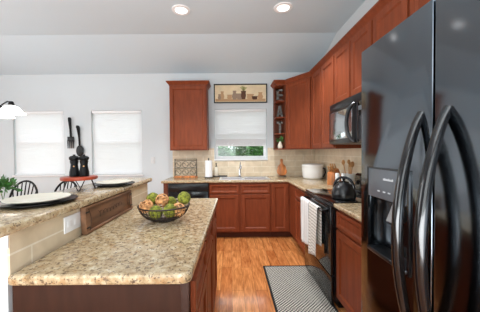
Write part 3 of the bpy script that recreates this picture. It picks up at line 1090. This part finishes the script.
for (x, y, z), lb in rats:
    tag(obj('rattan_ball', rattan_ball((x, y, bz + z), R_), M['rattan'], at=(x, y, bz + z - R_), smooth=180), lb, 'decorative ball', 'rattan balls in the wire bowl')

# ------------------------------------------------------------------ place settings on the bar
BZ = 1.108


def setting(x, y, r, where):
    tag(obj('charger_plate', MB().lathe([(0, 0), (r * 0.72, 0), (r * 0.8, 0.004), (r, 0.014), (r, 0.018), (r * 0.78, 0.009), (r * 0.6, 0.007), (0, 0.007)], (x, y, BZ), 48),
            M['charger'], at=(x, y, BZ)), 'black round charger plate under the beige plate, ' + where, 'plate', 'black chargers on the bar')
    q = r * 0.82
    tag(obj('dinner_plate', MB().lathe([(0, 0), (q * 0.6, 0), (q * 0.7, 0.003), (q, 0.017), (q, 0.021), (q * 0.72, 0.008), (q * 0.6, 0.005), (0, 0.005)], (x, y, BZ + 0.0095), 48),
            M['beige_plate'], at=(x, y, BZ + 0.0095)), 'beige round dinner plate on a black charger, ' + where, 'plate', 'beige plates on the bar')


setting(-0.975, 1.235, 0.168, 'nearest the camera on the bar')
setting(-0.90, 1.88, 0.15, 'beyond the red riser on the bar')

# red board on hairpin legs with two mills
px, py = -1.03, 1.66
t = thing('serving_riser', 'round red wooden riser on black hairpin legs on the bar', 'riser stand', (px, py, BZ))
obj('board', MB().lathe([(0, 0.072), (0.108, 0.072), (0.11, 0.076), (0.11, 0.09), (0.107, 0.092), (0, 0.092)], (px, py, BZ), 40), M['red_wood'], t)
for k in range(4):
    a = 0.5 + k * PI / 2
    u, v = math.cos(a), math.sin(a)
    s = 0.034
    obj('hairpin_leg', MB().tube([(px + 0.07 * u - s * v, py + 0.07 * v + s * u, BZ + 0.073), (px + 0.092 * u - 0.004 * v, py + 0.092 * v + 0.004 * u, BZ + 0.005),
                                  (px + 0.094 * u, py + 0.094 * v, BZ + 0.003), (px + 0.092 * u + 0.004 * v, py + 0.092 * v - 0.004 * u, BZ + 0.005),
                                  (px + 0.07 * u + s * v, py + 0.07 * v - s * u, BZ + 0.073)], 0.0032, 6), M['iron'], t)


def mill(x, y, label):
    z = BZ + 0.092
    t = thing('pepper_mill', label, 'pepper mill', (x, y, z), 'pepper mills on the riser')
    obj('body', MB().lathe([(0, 0), (0.029, 0), (0.031, 0.006), (0.03, 0.03), (0.024, 0.06), (0.022, 0.082), (0.026, 0.1), (0.026, 0.106), (0, 0.106)], (x, y, z), 24), M['black_matte'], t)
    obj('grinder_head', MB().lathe([(0, 0.107), (0.024, 0.107), (0.031, 0.118), (0.031, 0.13), (0.022, 0.138), (0.008, 0.141), (0.008, 0.148), (0, 0.15)], (x, y, z), 24), M['black_matte'], t)
    obj('brass_badge', MB().ball((x + 0.012, y - 0.024, z + 0.07), 0.005, 2), M['oak'], t)
    return t


mill(-1.063, 1.66, 'black pepper mill on the red riser, the left one of the pair')
mill(-1.000, 1.665, 'black pepper mill on the red riser, the right one of the pair')

# ------------------------------------------------------------------ giant fork and spoon on the wall
fx_, fz1 = -2.865, 1.99
y0 = YB - 0.03
m = MB()
m.tube([(fx_ - 0.01, y0, fz1), (fx_ - 0.008, y0, fz1 - 0.03), (fx_, y0 + 0.004, fz1 - 0.2), (fx_ + 0.005, y0 + 0.004, fz1 - 0.34)], [0.03, 0.04, 0.026, 0.024], 10, sq=(1, 0.5))
m.box(fx_ - 0.052, fx_ + 0.062, y0 - 0.008, y0 + 0.012, fz1 - 0.42, fz1 - 0.34, 0.007)
for k in range(4):
    xx = fx_ - 0.045 + k * 0.0333
    m.tube([(xx, y0, fz1 - 0.40), (xx, y0, fz1 - 0.55)], [0.011, 0.007], 8)
tag(obj('wall_fork', m, M['iron'], at=(fx_, YB, fz1 - 0.55)), 'oversized black decorative fork hung between the dining windows', 'wall decor', 'giant utensils on the wall')
sx_, sz1 = -2.71, 1.845
m = MB()
m.tube([(sx_ - 0.02, y0, sz1), (sx_ - 0.018, y0, sz1 - 0.03), (sx_ - 0.01, y0 + 0.004, sz1 - 0.06), (sx_ , y0 + 0.004, sz1 - 0.2), (sx_ + 0.005, y0 + 0.004, sz1 - 0.36)], [0.034, 0.05, 0.046, 0.026, 0.024], 12, sq=(1, 0.45))
m.ball((sx_ + 0.008, y0 + 0.002, sz1 - 0.45), 0.075, 3, 0, (0.9, 0.2, 1.35))
tag(obj('wall_spoon', m, M['iron'], at=(sx_, YB, sz1 - 0.55)), 'oversized black decorative spoon hung between the dining windows', 'wall decor', 'giant utensils on the wall')

# ------------------------------------------------------------------ framed still life above the window
t = thing('framed_picture', 'wide framed still-life print of vases above the sink window', 'picture', (0.18, YB, 2.235))
PX0, PX1, PZ0, PZ1 = -0.297, 0.655, 2.225, 2.565
obj('frame', MB().cells([PX0, PX0 + 0.02, PX1 - 0.02, PX1], [PZ0, PZ0 + 0.02, PZ1 - 0.02, PZ1], lambda i, j: not (i == 1 and j == 1), YB - 0.03, YB - 0.001, 'y', bev=0.003, seg=1), M['black_satin'], t)
cv = obj('canvas', MB().box(PX0 + 0.015, PX1 - 0.015, YB - 0.016, YB - 0.002, PZ0 + 0.015, PZ1 - 0.015), M['canvas'], t)


def painted(poly, m, name, k):
    y = YB - 0.0165 - 0.0003 * k
    obj(name, MB().prism([(PX0 + 0.03 + x, PZ0 + 0.03 + z) for x, z in poly], 'y', y, y + 0.0006), M[m], cv)


def vase(cx, z0, w, h, nk):
    return [(cx - w * 0.3, z0), (cx + w * 0.3, z0), (cx + w * 0.5, z0 + h * 0.4), (cx + w * nk, z0 + h * 0.75), (cx + w * nk * 1.3, z0 + h), (cx - w * nk * 1.3, z0 + h), (cx - w * nk, z0 + h * 0.75), (cx - w * 0.5, z0 + h * 0.4)]


painted([(0, 0), (0.892, 0), (0.892, 0.045), (0, 0.045)], 'paint_tan', 'painted_table', 0)
painted(vase(0.12, 0.03, 0.075, 0.15, 0.3), 'paint_tan', 'painted_vase', 1)
painted(vase(0.07, 0.03, 0.06, 0.10, 0.3), 'paint_grey', 'painted_vase', 2)
painted(vase(0.25, 0.03, 0.09, 0.09, 0.4), 'paint_tan', 'painted_vase', 1)
painted(vase(0.34, 0.03, 0.10, 0.16, 0.25), 'paint_grey', 'painted_vase', 2)
painted(vase(0.43, 0.03, 0.12, 0.11, 0.4), 'paint_grey', 'painted_vase', 1)
painted(vase(0.50, 0.035, 0.09, 0.15, 0.42), 'paint_brown', 'painted_pitcher', 3)
for k, (dx, dz) in enumerate(((-0.05, 0.25), (-0.02, 0.265), (0.015, 0.255), (0.05, 0.245))):
    painted([(0.495, 0.18), (0.505, 0.18), (0.50 + dx + 0.02, dz), (0.50 + dx - 0.02, dz + 0.005)], 'paint_green', 'painted_leaf', 4)
painted(vase(0.62, 0.03, 0.13, 0.10, 0.42), 'paint_tan', 'painted_bowl', 1)
painted(vase(0.70, 0.03, 0.10, 0.06, 0.45), 'paint_brown', 'painted_fruit', 2)
painted(vase(0.80, 0.03, 0.10, 0.13, 0.3), 'paint_tan', 'painted_vase', 1)

# ------------------------------------------------------------------ things on the back counter
cz = TOP
# wire rack on wooden base
rx0, rx1, ry = -0.975, -0.60, 4.26
t = thing('wire_rack', 'black scrolled wire rack on a wooden base under the left wall cabinet', 'rack', ((rx0 + rx1) / 2, ry, cz))
obj('wooden_base', MB().box(rx0 - 0.01, rx1 + 0.012, ry - 0.05, ry + 0.05, cz, cz + 0.028, 0.004), M['acacia'], t)
m = MB()
for y in (ry - 0.035, ry + 0.035):
    m.tube([(rx0, y, cz + 0.028), (rx0, y, cz + 0.32), (rx1, y, cz + 0.32), (rx1, y, cz + 0.028)], 0.0045, 6)
    m.tube([(rx0, y, cz + 0.295), (rx1, y, cz + 0.295)], 0.0032, 6)
    m.tube([(rx0, y, cz + 0.165), (rx1, y, cz + 0.165)], 0.0032, 6)
for x in (rx0, rx1):
    m.tube([(x, ry - 0.035, cz + 0.32), (x, ry + 0.035, cz + 0.32)], 0.0045, 6)
obj('wire_frame', m, M['iron'], t)
m = MB()
for i in range(3):
    for j in range(2):
        ccx, ccz = rx0 + (rx1 - rx0) * (i + 0.5) / 3, cz + 0.097 + 0.132 * j
        m.tube([(ccx + 0.052 * math.cos(a), ry - 0.037, ccz + 0.052 * math.sin(a)) for a in [2 * PI * q / 24 for q in range(24)]], 0.0032, 6, closed=True)
        m.tube([(ccx - 0.05 + 0.1 * q / 12, ry - 0.039, ccz + 0.026 * math.sin(2 * PI * q / 12)) for q in range(13)], 0.003, 6)
obj('scroll_rings', m, M['iron'], t)

# paper towel holder
qx, qy = -0.385, 4.20
t = thing('paper_towel_holder', 'white paper towel roll on a black stand left of the window', 'paper towel', (qx, qy, cz))
obj('stand', MB().lathe([(0, 0), (0.072, 0), (0.072, 0.012), (0.012, 0.016), (0.008, 0.02), (0.008, 0.315), (0.013, 0.32), (0.013, 0.332), (0, 0.335)], (qx, qy, cz), 28), M['black_satin'], t)
obj('paper_roll', MB().lathe([(0.02, 0.017), (0.062, 0.017), (0.062, 0.295), (0.02, 0.295), (0.02, 0.017)], (qx, qy, cz), 36), M['paper'], t)
# tray with soap bottle
tx, tyy = -0.195, 4.325
tag(obj('soap_tray', MB().box(tx - 0.125, tx + 0.125, tyy - 0.045, tyy + 0.045, cz, cz + 0.012, 0.004).box(tx - 0.125, tx + 0.125, tyy - 0.045, tyy - 0.038, cz + 0.01, cz + 0.022, 0.002)
        .box(tx - 0.125, tx + 0.125, tyy + 0.038, tyy + 0.045, cz + 0.01, cz + 0.022, 0.002), M['black_satin'], at=(tx, tyy, cz)),
    'slim black tray behind the sink holding the soap bottle', 'tray')
sx, sy, sz = -0.262, 4.325, cz + 0.012
t = thing('soap_dispenser', 'cream soap bottle with a black pump on the black tray', 'soap dispenser', (sx, sy, sz))
obj('bottle', MB().lathe([(0, 0), (0.032, 0), (0.035, 0.006), (0.035, 0.13), (0.028, 0.15), (0.013, 0.16), (0.013, 0.172), (0, 0.172)], (sx, sy, sz), 24), M['cream'], t)
obj('pump', MB().lathe([(0, 0.17), (0.016, 0.17), (0.016, 0.185), (0.006, 0.187), (0.006, 0.215), (0.014, 0.217), (0.014, 0.228), (0, 0.23)], (sx, sy, sz), 16).tube([(sx, sy, sz + 0.222), (sx - 0.005, sy - 0.045, sz + 0.22), (sx - 0.005, sy - 0.05, sz + 0.21)], 0.005, 8), M['black_satin'], t)

# cutting board leaning on the tile
wx, wy = 0.90, 4.385
P = []
prof = [(0.02, 0.0), (0.055, 0.008), (0.085, 0.045), (0.088, 0.085), (0.07, 0.125), (0.074, 0.15), (0.05, 0.185), (0.026, 0.205), (0.018, 0.235), (0.024, 0.262), (0.018, 0.29), (0.0, 0.30)]
P = [(x, z) for x, z in prof] + [(-x, z) for x, z in reversed(prof[:-1])]
MC = Matrix.Translation((wx, wy - 0.055, cz + 0.014)) @ Matrix.Rotation(math.radians(-8), 4, 'X')
t = thing('cutting_board', 'curvy acacia cutting board leaning on the tile below the open shelf', 'cutting board', (wx, wy - 0.05, cz))
obj('board', MB(MC).prism(P, 'y', -0.009, 0.009, 0.003), M['acacia'], t)
obj('rest', MB().box(wx - 0.065, wx + 0.065, wy - 0.09, wy - 0.03, cz, cz + 0.014, 0.003), M['black_satin'], t)

# white pot in the corner
ox, oy = 1.325, 3.98
t = thing('crock_pot', 'large white round pot with a dark side handle in the counter corner', 'pot', (ox, oy, cz))
obj('body', MB().lathe([(0, 0.0), (0.135, 0.0), (0.15, 0.012), (0.16, 0.05), (0.168, 0.14), (0.17, 0.20), (0.173, 0.205), (0.172, 0.213), (0.165, 0.213), (0.16, 0.2), (0.155, 0.03), (0, 0.02)], (ox, oy, cz), 44), M['white_ceramic'], t)
obj('lid', MB().lathe([(0.166, 0.213), (0.168, 0.22), (0.14, 0.232), (0.05, 0.242), (0, 0.243)], (ox, oy, cz), 40), M['white_ceramic'], t)
obj('side_handle', MB().tube([(ox + 0.125, oy - 0.11, cz + 0.17), (ox + 0.15, oy - 0.125, cz + 0.165), (ox + 0.158, oy - 0.13, cz + 0.10), (ox + 0.135, oy - 0.105, cz + 0.03)], 0.012, 8), M['iron'], t)

# knife block, utensil crock, shakers beside the range
nx, ny = 1.355, 3.22
MK = Matrix.Translation((nx, ny, cz)) @ Matrix.Rotation(math.radians(-55), 4, 'Z')
t = thing('knife_block', 'slanted light wooden knife block on the counter beyond the range', 'knife block', (nx, ny, cz))
obj('block', MB(MK).prism([(-0.08, 0), (0.09, 0), (0.09, 0.10), (0.02, 0.215), (-0.075, 0.155)], 'x', -0.05, 0.05, 0.004), M['acacia'], t)
for i in range(3):
    for j in range(2):
        ux, uy, uz = -0.03 + 0.03 * i, -0.048 + 0.05 * j, 0.170 + 0.032 * j
        obj('knife_handle', MB(MK).tube([(ux, uy, uz), (ux, uy - 0.045, uz + 0.07)], 0.010, 8, sq=(1, 0.7)), M['oak'], t)
ux, uy = 1.442, 2.985
t = thing('utensil_crock', 'white crock of wooden spoons beside the knife block', 'utensil holder', (ux, uy, cz))
obj('crock', MB().lathe([(0, 0), (0.058, 0), (0.062, 0.01), (0.064, 0.16), (0.06, 0.165), (0.056, 0.16), (0.054, 0.015), (0, 0.012)], (ux, uy, cz), 32), M['white_ceramic'], t)
for k, (dx, dy, hh, rb) in enumerate(((-0.06, 0.03, 0.30, 0.022), (0.015, -0.045, 0.28, 0.024), (-0.03, -0.05, 0.31, 0.02), (0.03, 0.03, 0.27, 0.022))):
    m = MB()
    p0, p1 = (ux + dx * 0.3, uy + dy * 0.3, cz + 0.03), (ux + dx, uy + dy, cz + hh)
    m.tube([p0, p1], 0.006, 8)
    m.ball((p1[0], p1[1], p1[2]), rb, 2, 0, (1, 0.5, 1.5))
    tag(obj('wooden_spoon', m, M['oak'], at=p0), ['wooden spoon leaning left in the white crock', 'wooden spoon leaning towards the camera in the white crock',
        'tallest wooden spoon at the camera side of the crock', 'shortest wooden spoon leaning against the wall side of the crock'][k], 'spoon', 'wooden spoons in the crock')
for x, y, lb in ((1.27, 2.925, 'white-topped shaker behind the kettle, the left one'), (1.325, 2.885, 'white-topped shaker behind the kettle, the right one')):
    t = thing('shaker', lb, 'salt shaker', (x, y, cz), 'shakers behind the kettle')
    obj('base', MB().lathe([(0, 0), (0.024, 0), (0.024, 0.075), (0.02, 0.08), (0, 0.08)], (x, y, cz), 20), M['black_satin'], t)
    obj('top', MB().lathe([(0, 0.08), (0.02, 0.08), (0.024, 0.085), (0.024, 0.17), (0.02, 0.178), (0, 0.178)], (x, y, cz), 20), M['white_ceramic'], t)

# ------------------------------------------------------------------ letters and vase on the open shelf
lx, ly = (SX0 + SX1) / 2 - 0.004, 4.19


def bar(m, p, q, w=0.017):
    m.tube([(lx + p[0], ly, p[1]), (lx + q[0], ly, q[1])], w, 4, sq=(0.8, 0.8))


def letter(kind, z):
    m = MB()
    h, w = 0.20, 0.05
    d0, d1 = ly - 0.014, ly + 0.014
    if kind == 'E':
        m.box(lx - w, lx - w + 0.028, d0, d1, z, z + h)
        for q in (0, h / 2 - 0.014, h - 0.028):
            m.box(lx - w, lx + w, d0, d1, z + q, z + q + 0.028)
    if kind == 'T':
        m.box(lx - 0.015, lx + 0.015, d0, d1, z, z + h)
        m.box(lx - w, lx + w, d0, d1, z + h - 0.03, z + h)
    if kind == 'A':
        m.prism([(lx - w - 0.004, z), (lx - w + 0.026, z), (lx + 0.002, z + h - 0.03), (lx + w - 0.026, z), (lx + w + 0.004, z), (lx + 0.016, z + h), (lx - 0.016, z + h)], 'y', d0, d1)
        m.box(lx - 0.035, lx + 0.035, d0, d1, z + 0.05, z + 0.075)
    tag(obj('letter', m, M['letter'], at=(lx, ly, z)), 'grey metal letter %s standing on the open corner shelf' % kind, 'letter', 'letters on the open shelf')


letter('E', SHZ[3] + 0.018)
letter('A', SHZ[2] + 0.018)
letter('T', SHZ[1] + 0.018)
vx, vy, vz = lx, 4.17, UB + 0.018
tag(obj('bud_vase', MB().lathe([(0, 0), (0.03, 0), (0.04, 0.02), (0.042, 0.045), (0.03, 0.08), (0.016, 0.105), (0.018, 0.118), (0.013, 0.118), (0.012, 0.1), (0, 0.03)], (vx, vy, vz), 24), M['cream'], at=(vx, vy, vz)),
    'small cream bud vase on the lowest open shelf', 'vase')


def leafy(c, n, r0, r1, size, up, seed, spread=0.0):
    q = random.Random(seed)
    m = MB()
    for _ in range(n):
        a, e = q.uniform(0, 2 * PI), q.uniform(-0.25, 1.3)
        d = Vector((math.cos(a) * math.cos(e), math.sin(a) * math.cos(e), math.sin(e) * up))
        p = Vector(c) + d * q.uniform(r0, r1)
        u = d.normalized() if spread == 0 else (d.normalized() + spread * Vector((q.uniform(-1, 1), q.uniform(-1, 1), q.uniform(-1, 1)))).normalized()
        v = u.cross(Vector((q.uniform(-1, 1), q.uniform(-1, 1), q.uniform(-1, 1)))).normalized()
        w = u.cross(v)
        s = size * q.uniform(0.7, 1.2)
        m.quad([p, p + u * s * 0.5 + v * s * 0.28 + w * 0.05 * s, p + u * s, p + u * s * 0.5 - v * s * 0.28 + w * 0.05 * s])
    return m


def sprig(c, n, rad, size, h, seed):
    m = leafy((c[0], c[1], c[2] + h * 0.5), n, rad * 0.2, rad, size, 1.0, seed)
    q = random.Random(seed + 1)
    for _ in range(5):
        a = q.uniform(0, 2 * PI)
        m.tube([c, (c[0] + rad * 0.4 * math.cos(a), c[1] + rad * 0.4 * math.sin(a), c[2] + h * 0.8)], 0.002, 5)
    return m


tag(obj('greenery_sprig', sprig((vx, vy, vz + 0.05), 34, 0.052, 0.042, 0.17, 3), M['leaf'], at=(vx, vy, vz + 0.05)),
    'green leafy sprig in the small cream bud vase', 'plant')

# ------------------------------------------------------------------ rug
t = thing('kitchen_rug', 'grey woven rug with black border on the floor before the range', 'rug', (0.6, 2.4, 0))
GX0, GX1, GY0, GY1 = 0.365, 0.895, 1.95, 2.87
obj('woven_field', MB().box(GX0 + 0.018, GX1 - 0.018, GY0 + 0.018, GY1 - 0.018, 0.0005, 0.007), M['rug'], t)
obj('border', MB().cells([GX0, GX0 + 0.02, GX1 - 0.02, GX1], [GY0, GY0 + 0.02, GY1 - 0.02, GY1], lambda i, j: not (i == 1 and j == 1), 0.0005, 0.009, 'z', bev=0.002, seg=1), M['rug_edge'], t)

# ------------------------------------------------------------------ recessed lights
for x, y, lb in ((-0.575, 2.93, 'recessed ceiling light nearer the dining side'), (0.625, 2.90, 'recessed ceiling light nearer the wall cabinets')):
    t = thing('recessed_light', lb, 'ceiling light', (x, y, ZC), 'recessed ceiling lights')
    obj('trim_ring', MB().lathe([(0.068, -0.002), (0.075, -0.012), (0.105, -0.008), (0.11, 0.0), (0.068, 0.0)], (x, y, ZC), 40), M['trim'], t)
    obj('lens', MB().lathe([(0, -0.006), (0.05, -0.007), (0.07, -0.003), (0.07, -0.001), (0, -0.001)], (x, y, ZC), 32), M['downlight'], t)
    l = bpy.data.lights.new('recessed_lamp', 'SPOT')
    l.energy, l.spot_size, l.spot_blend, l.shadow_soft_size, l.color = 140, math.radians(104), 0.5, 0.08, (0.95, 0.98, 1)
    lo = bpy.data.objects.new('recessed_lamp', l)
    lo.location = (x, y, ZC - 0.03)
    C.objects.link(lo)

# ------------------------------------------------------------------ chandelier
hx, hy_, hz = -2.92, 3.0, 1.98
t = thing('chandelier', 'dark metal chandelier with lit white glass shades over the dining table', 'chandelier', (hx, hy_, ZC))
obj('canopy', MB().lathe([(0, 0), (0.065, 0), (0.06, -0.02), (0.015, -0.03), (0, -0.03)], (hx, hy_, ZC), 24), M['iron'], t)
obj('stem', MB().tube([(hx, hy_, ZC - 0.02), (hx, hy_, hz)], 0.008, 8), M['iron'], t)
obj('hub', MB().lathe([(0, 0.10), (0.02, 0.09), (0.035, 0.03), (0.03, -0.02), (0.015, -0.05), (0, -0.06)], (hx, hy_, hz), 20), M['iron'], t)
for k in range(3):
    a = -0.1 + k * 2 * PI / 3
    u, v = math.cos(a), math.sin(a)
    r = 0.27
    arm = obj('arm', MB().tube([(hx, hy_, hz), (hx + 0.12 * u, hy_ + 0.12 * v, hz - 0.04), (hx + 0.22 * u, hy_ + 0.22 * v, hz + 0.01), (hx + r * u, hy_ + r * v, hz - 0.005), (hx + r * u, hy_ + r * v, hz - 0.03)], 0.008, 8), M['iron'], t)
    sx, sy = hx + r * u, hy_ + r * v
    obj('socket', MB().lathe([(0, 0.01), (0.02, 0.008), (0.03, -0.02), (0.034, -0.045), (0, -0.045)], (sx, sy, hz), 16), M['iron'], arm)
    obj('glass_shade', MB().lathe([(0.03, -0.04), (0.06, -0.05), (0.088, -0.075), (0.105, -0.105), (0.142, -0.135), (0.139, -0.138), (0.10, -0.108), (0.084, -0.079), (0.058, -0.055), (0.03, -0.045)], (sx, sy, hz), 32), M['lamp_glass'], arm, smooth=80)
    l = bpy.data.lights.new('chandelier_lamp', 'POINT')
    l.energy, l.shadow_soft_size, l.color = 5, 0.04, (1, 0.95, 0.88)
    lo = bpy.data.objects.new('chandelier_lamp', l)
    lo.location = (sx, sy, hz - 0.12)
    C.objects.link(lo)

# ------------------------------------------------------------------ dining table, chairs, plant
dx, dy = -2.6, 2.58
t = thing('dining_table', 'round dark dining table beyond the bar below the chandelier', 'table', (dx, dy, 0))
obj('table_top', MB().lathe([(0, 0.72), (0.47, 0.72), (0.48, 0.73), (0.48, 0.745), (0.47, 0.75), (0, 0.75)], (dx, dy, 0), 48), M['black_satin'], t)
obj('pedestal', MB().lathe([(0, 0.03), (0.06, 0.03), (0.05, 0.12), (0.045, 0.4), (0.07, 0.6), (0.12, 0.72), (0, 0.72)], (dx, dy, 0), 24), M['black_satin'], t)
for k in range(4):
    a = PI / 4 + k * PI / 2
    obj('foot', MB().tube([(dx, dy, 0.10), (dx + 0.2 * math.cos(a), dy + 0.2 * math.sin(a), 0.07), (dx + 0.36 * math.cos(a), dy + 0.36 * math.sin(a), 0.022)], [0.03, 0.026, 0.022], 8), M['black_satin'], t)


def windsor():
    """faces -y, back at +y, built at the origin"""
    t = thing('windsor_chair', 'black hoop-back windsor chair behind the bar, left of the pair', 'chair', (0, 0, 0), 'windsor chairs behind the bar')
    obj('seat', MB().lathe([(0, 0.425), (0.19, 0.425), (0.21, 0.435), (0.215, 0.45), (0.20, 0.46), (0.1, 0.452), (0, 0.45)], (0, 0, 0), 32, 1.0, 0.95), M['black_matte'], t)
    for sx in (-1, 1):
        for sy in (-1, 1):
            obj('leg', MB().tube([(sx * 0.13, sy * 0.12, 0.43), (sx * 0.17, sy * 0.165, 0.2), (sx * 0.20, sy * 0.20, 0)], [0.014, 0.019, 0.011], 8), M['black_matte'], t)
    m = MB()
    for sx in (-1, 1):
        m.tube([(sx * 0.172, -0.168, 0.19), (sx * 0.172, 0.168, 0.19)], 0.01, 8)
    m.tube([(-0.172, 0, 0.19), (0.172, 0, 0.19)], 0.01, 8)
    obj('stretcher', m, M['black_matte'], t)
    arc = []
    for i in range(25):
        a = PI * i / 24
        s = math.sin(a)
        arc.append((0.222 * math.cos(a) * (0.86 + 0.14 * min(1, s * 1.6)), 0.15 + 0.13 * s ** 0.6, 0.45 + 0.505 * s ** 0.62))
    obj('back_hoop', MB().tube(arc, 0.014, 8), M['black_matte'], t)
    for k in range(7):
        f = -0.13 + 0.26 * k / 6
        xt = f * 1.33
        s = math.sin(math.acos(max(-1, min(1, xt / 0.222))))
        m = MB().tube([(f * 0.85, 0.165, 0.45), (f, 0.165 + 0.05 * s ** 0.6, 0.63), (xt, 0.15 + 0.13 * s ** 0.6, 0.45 + 0.505 * s ** 0.62)], [0.007, 0.011, 0.007], 7)
        obj('spindle', m, M['black_matte'], t)
    return t


ch = windsor()
ch.location = (-2.99, 3.29, 0)
dup(ch, 'black hoop-back windsor chair behind the bar, near the red riser', (-2.41, 3.29, 0), -0.12)

plx, ply = -2.43, 2.60
t = thing('potted_plant', 'leafy green plant in a white pot on the dining table', 'plant', (plx, ply, 0.75))
obj('pot', MB().lathe([(0, 0), (0.05, 0), (0.07, 0.1), (0.072, 0.12), (0.062, 0.12), (0.058, 0.1), (0, 0.09)], (plx, ply, 0.75), 24), M['white_ceramic'], t)
obj('foliage', sprig((plx, ply, 0.85), 110, 0.095, 0.07, 0.26, 11), M['leaf'], t)

# ------------------------------------------------------------------ garden outside the sink window
struct('ground_outside', MB().box(-9, 9, YB + 0.13, 16, -0.4, -0.3), M['lawn'])
q = random.Random(5)
for k, (x, y, r, zc, lb) in enumerate(((-0.62, 7.6, 0.72, 1.05, 'round green shrub outside the sink window, at the left'), (0.45, 9.6, 0.85, 0.95, 'green shrub outside the sink window, in the middle'),
                                       (1.15, 7.7, 0.75, 1.0, 'green shrub outside the sink window, at the right'))):
    t = thing('garden_shrub', lb, 'shrub', (x, y, -0.3), 'shrubs outside the sink window')
    obj('foliage', leafy((x, y, zc), 2400, r * 0.2, r, 0.13, 0.95, 20 + k, 1.2), M['outside_leaf'], t, smooth=0)
    obj('stem', MB().tube([(x, y, -0.3), (x + 0.03, y, 0.4), (x - 0.02, y, zc + 0.3)], [0.06, 0.05, 0.03], 8), M['bark'], t)
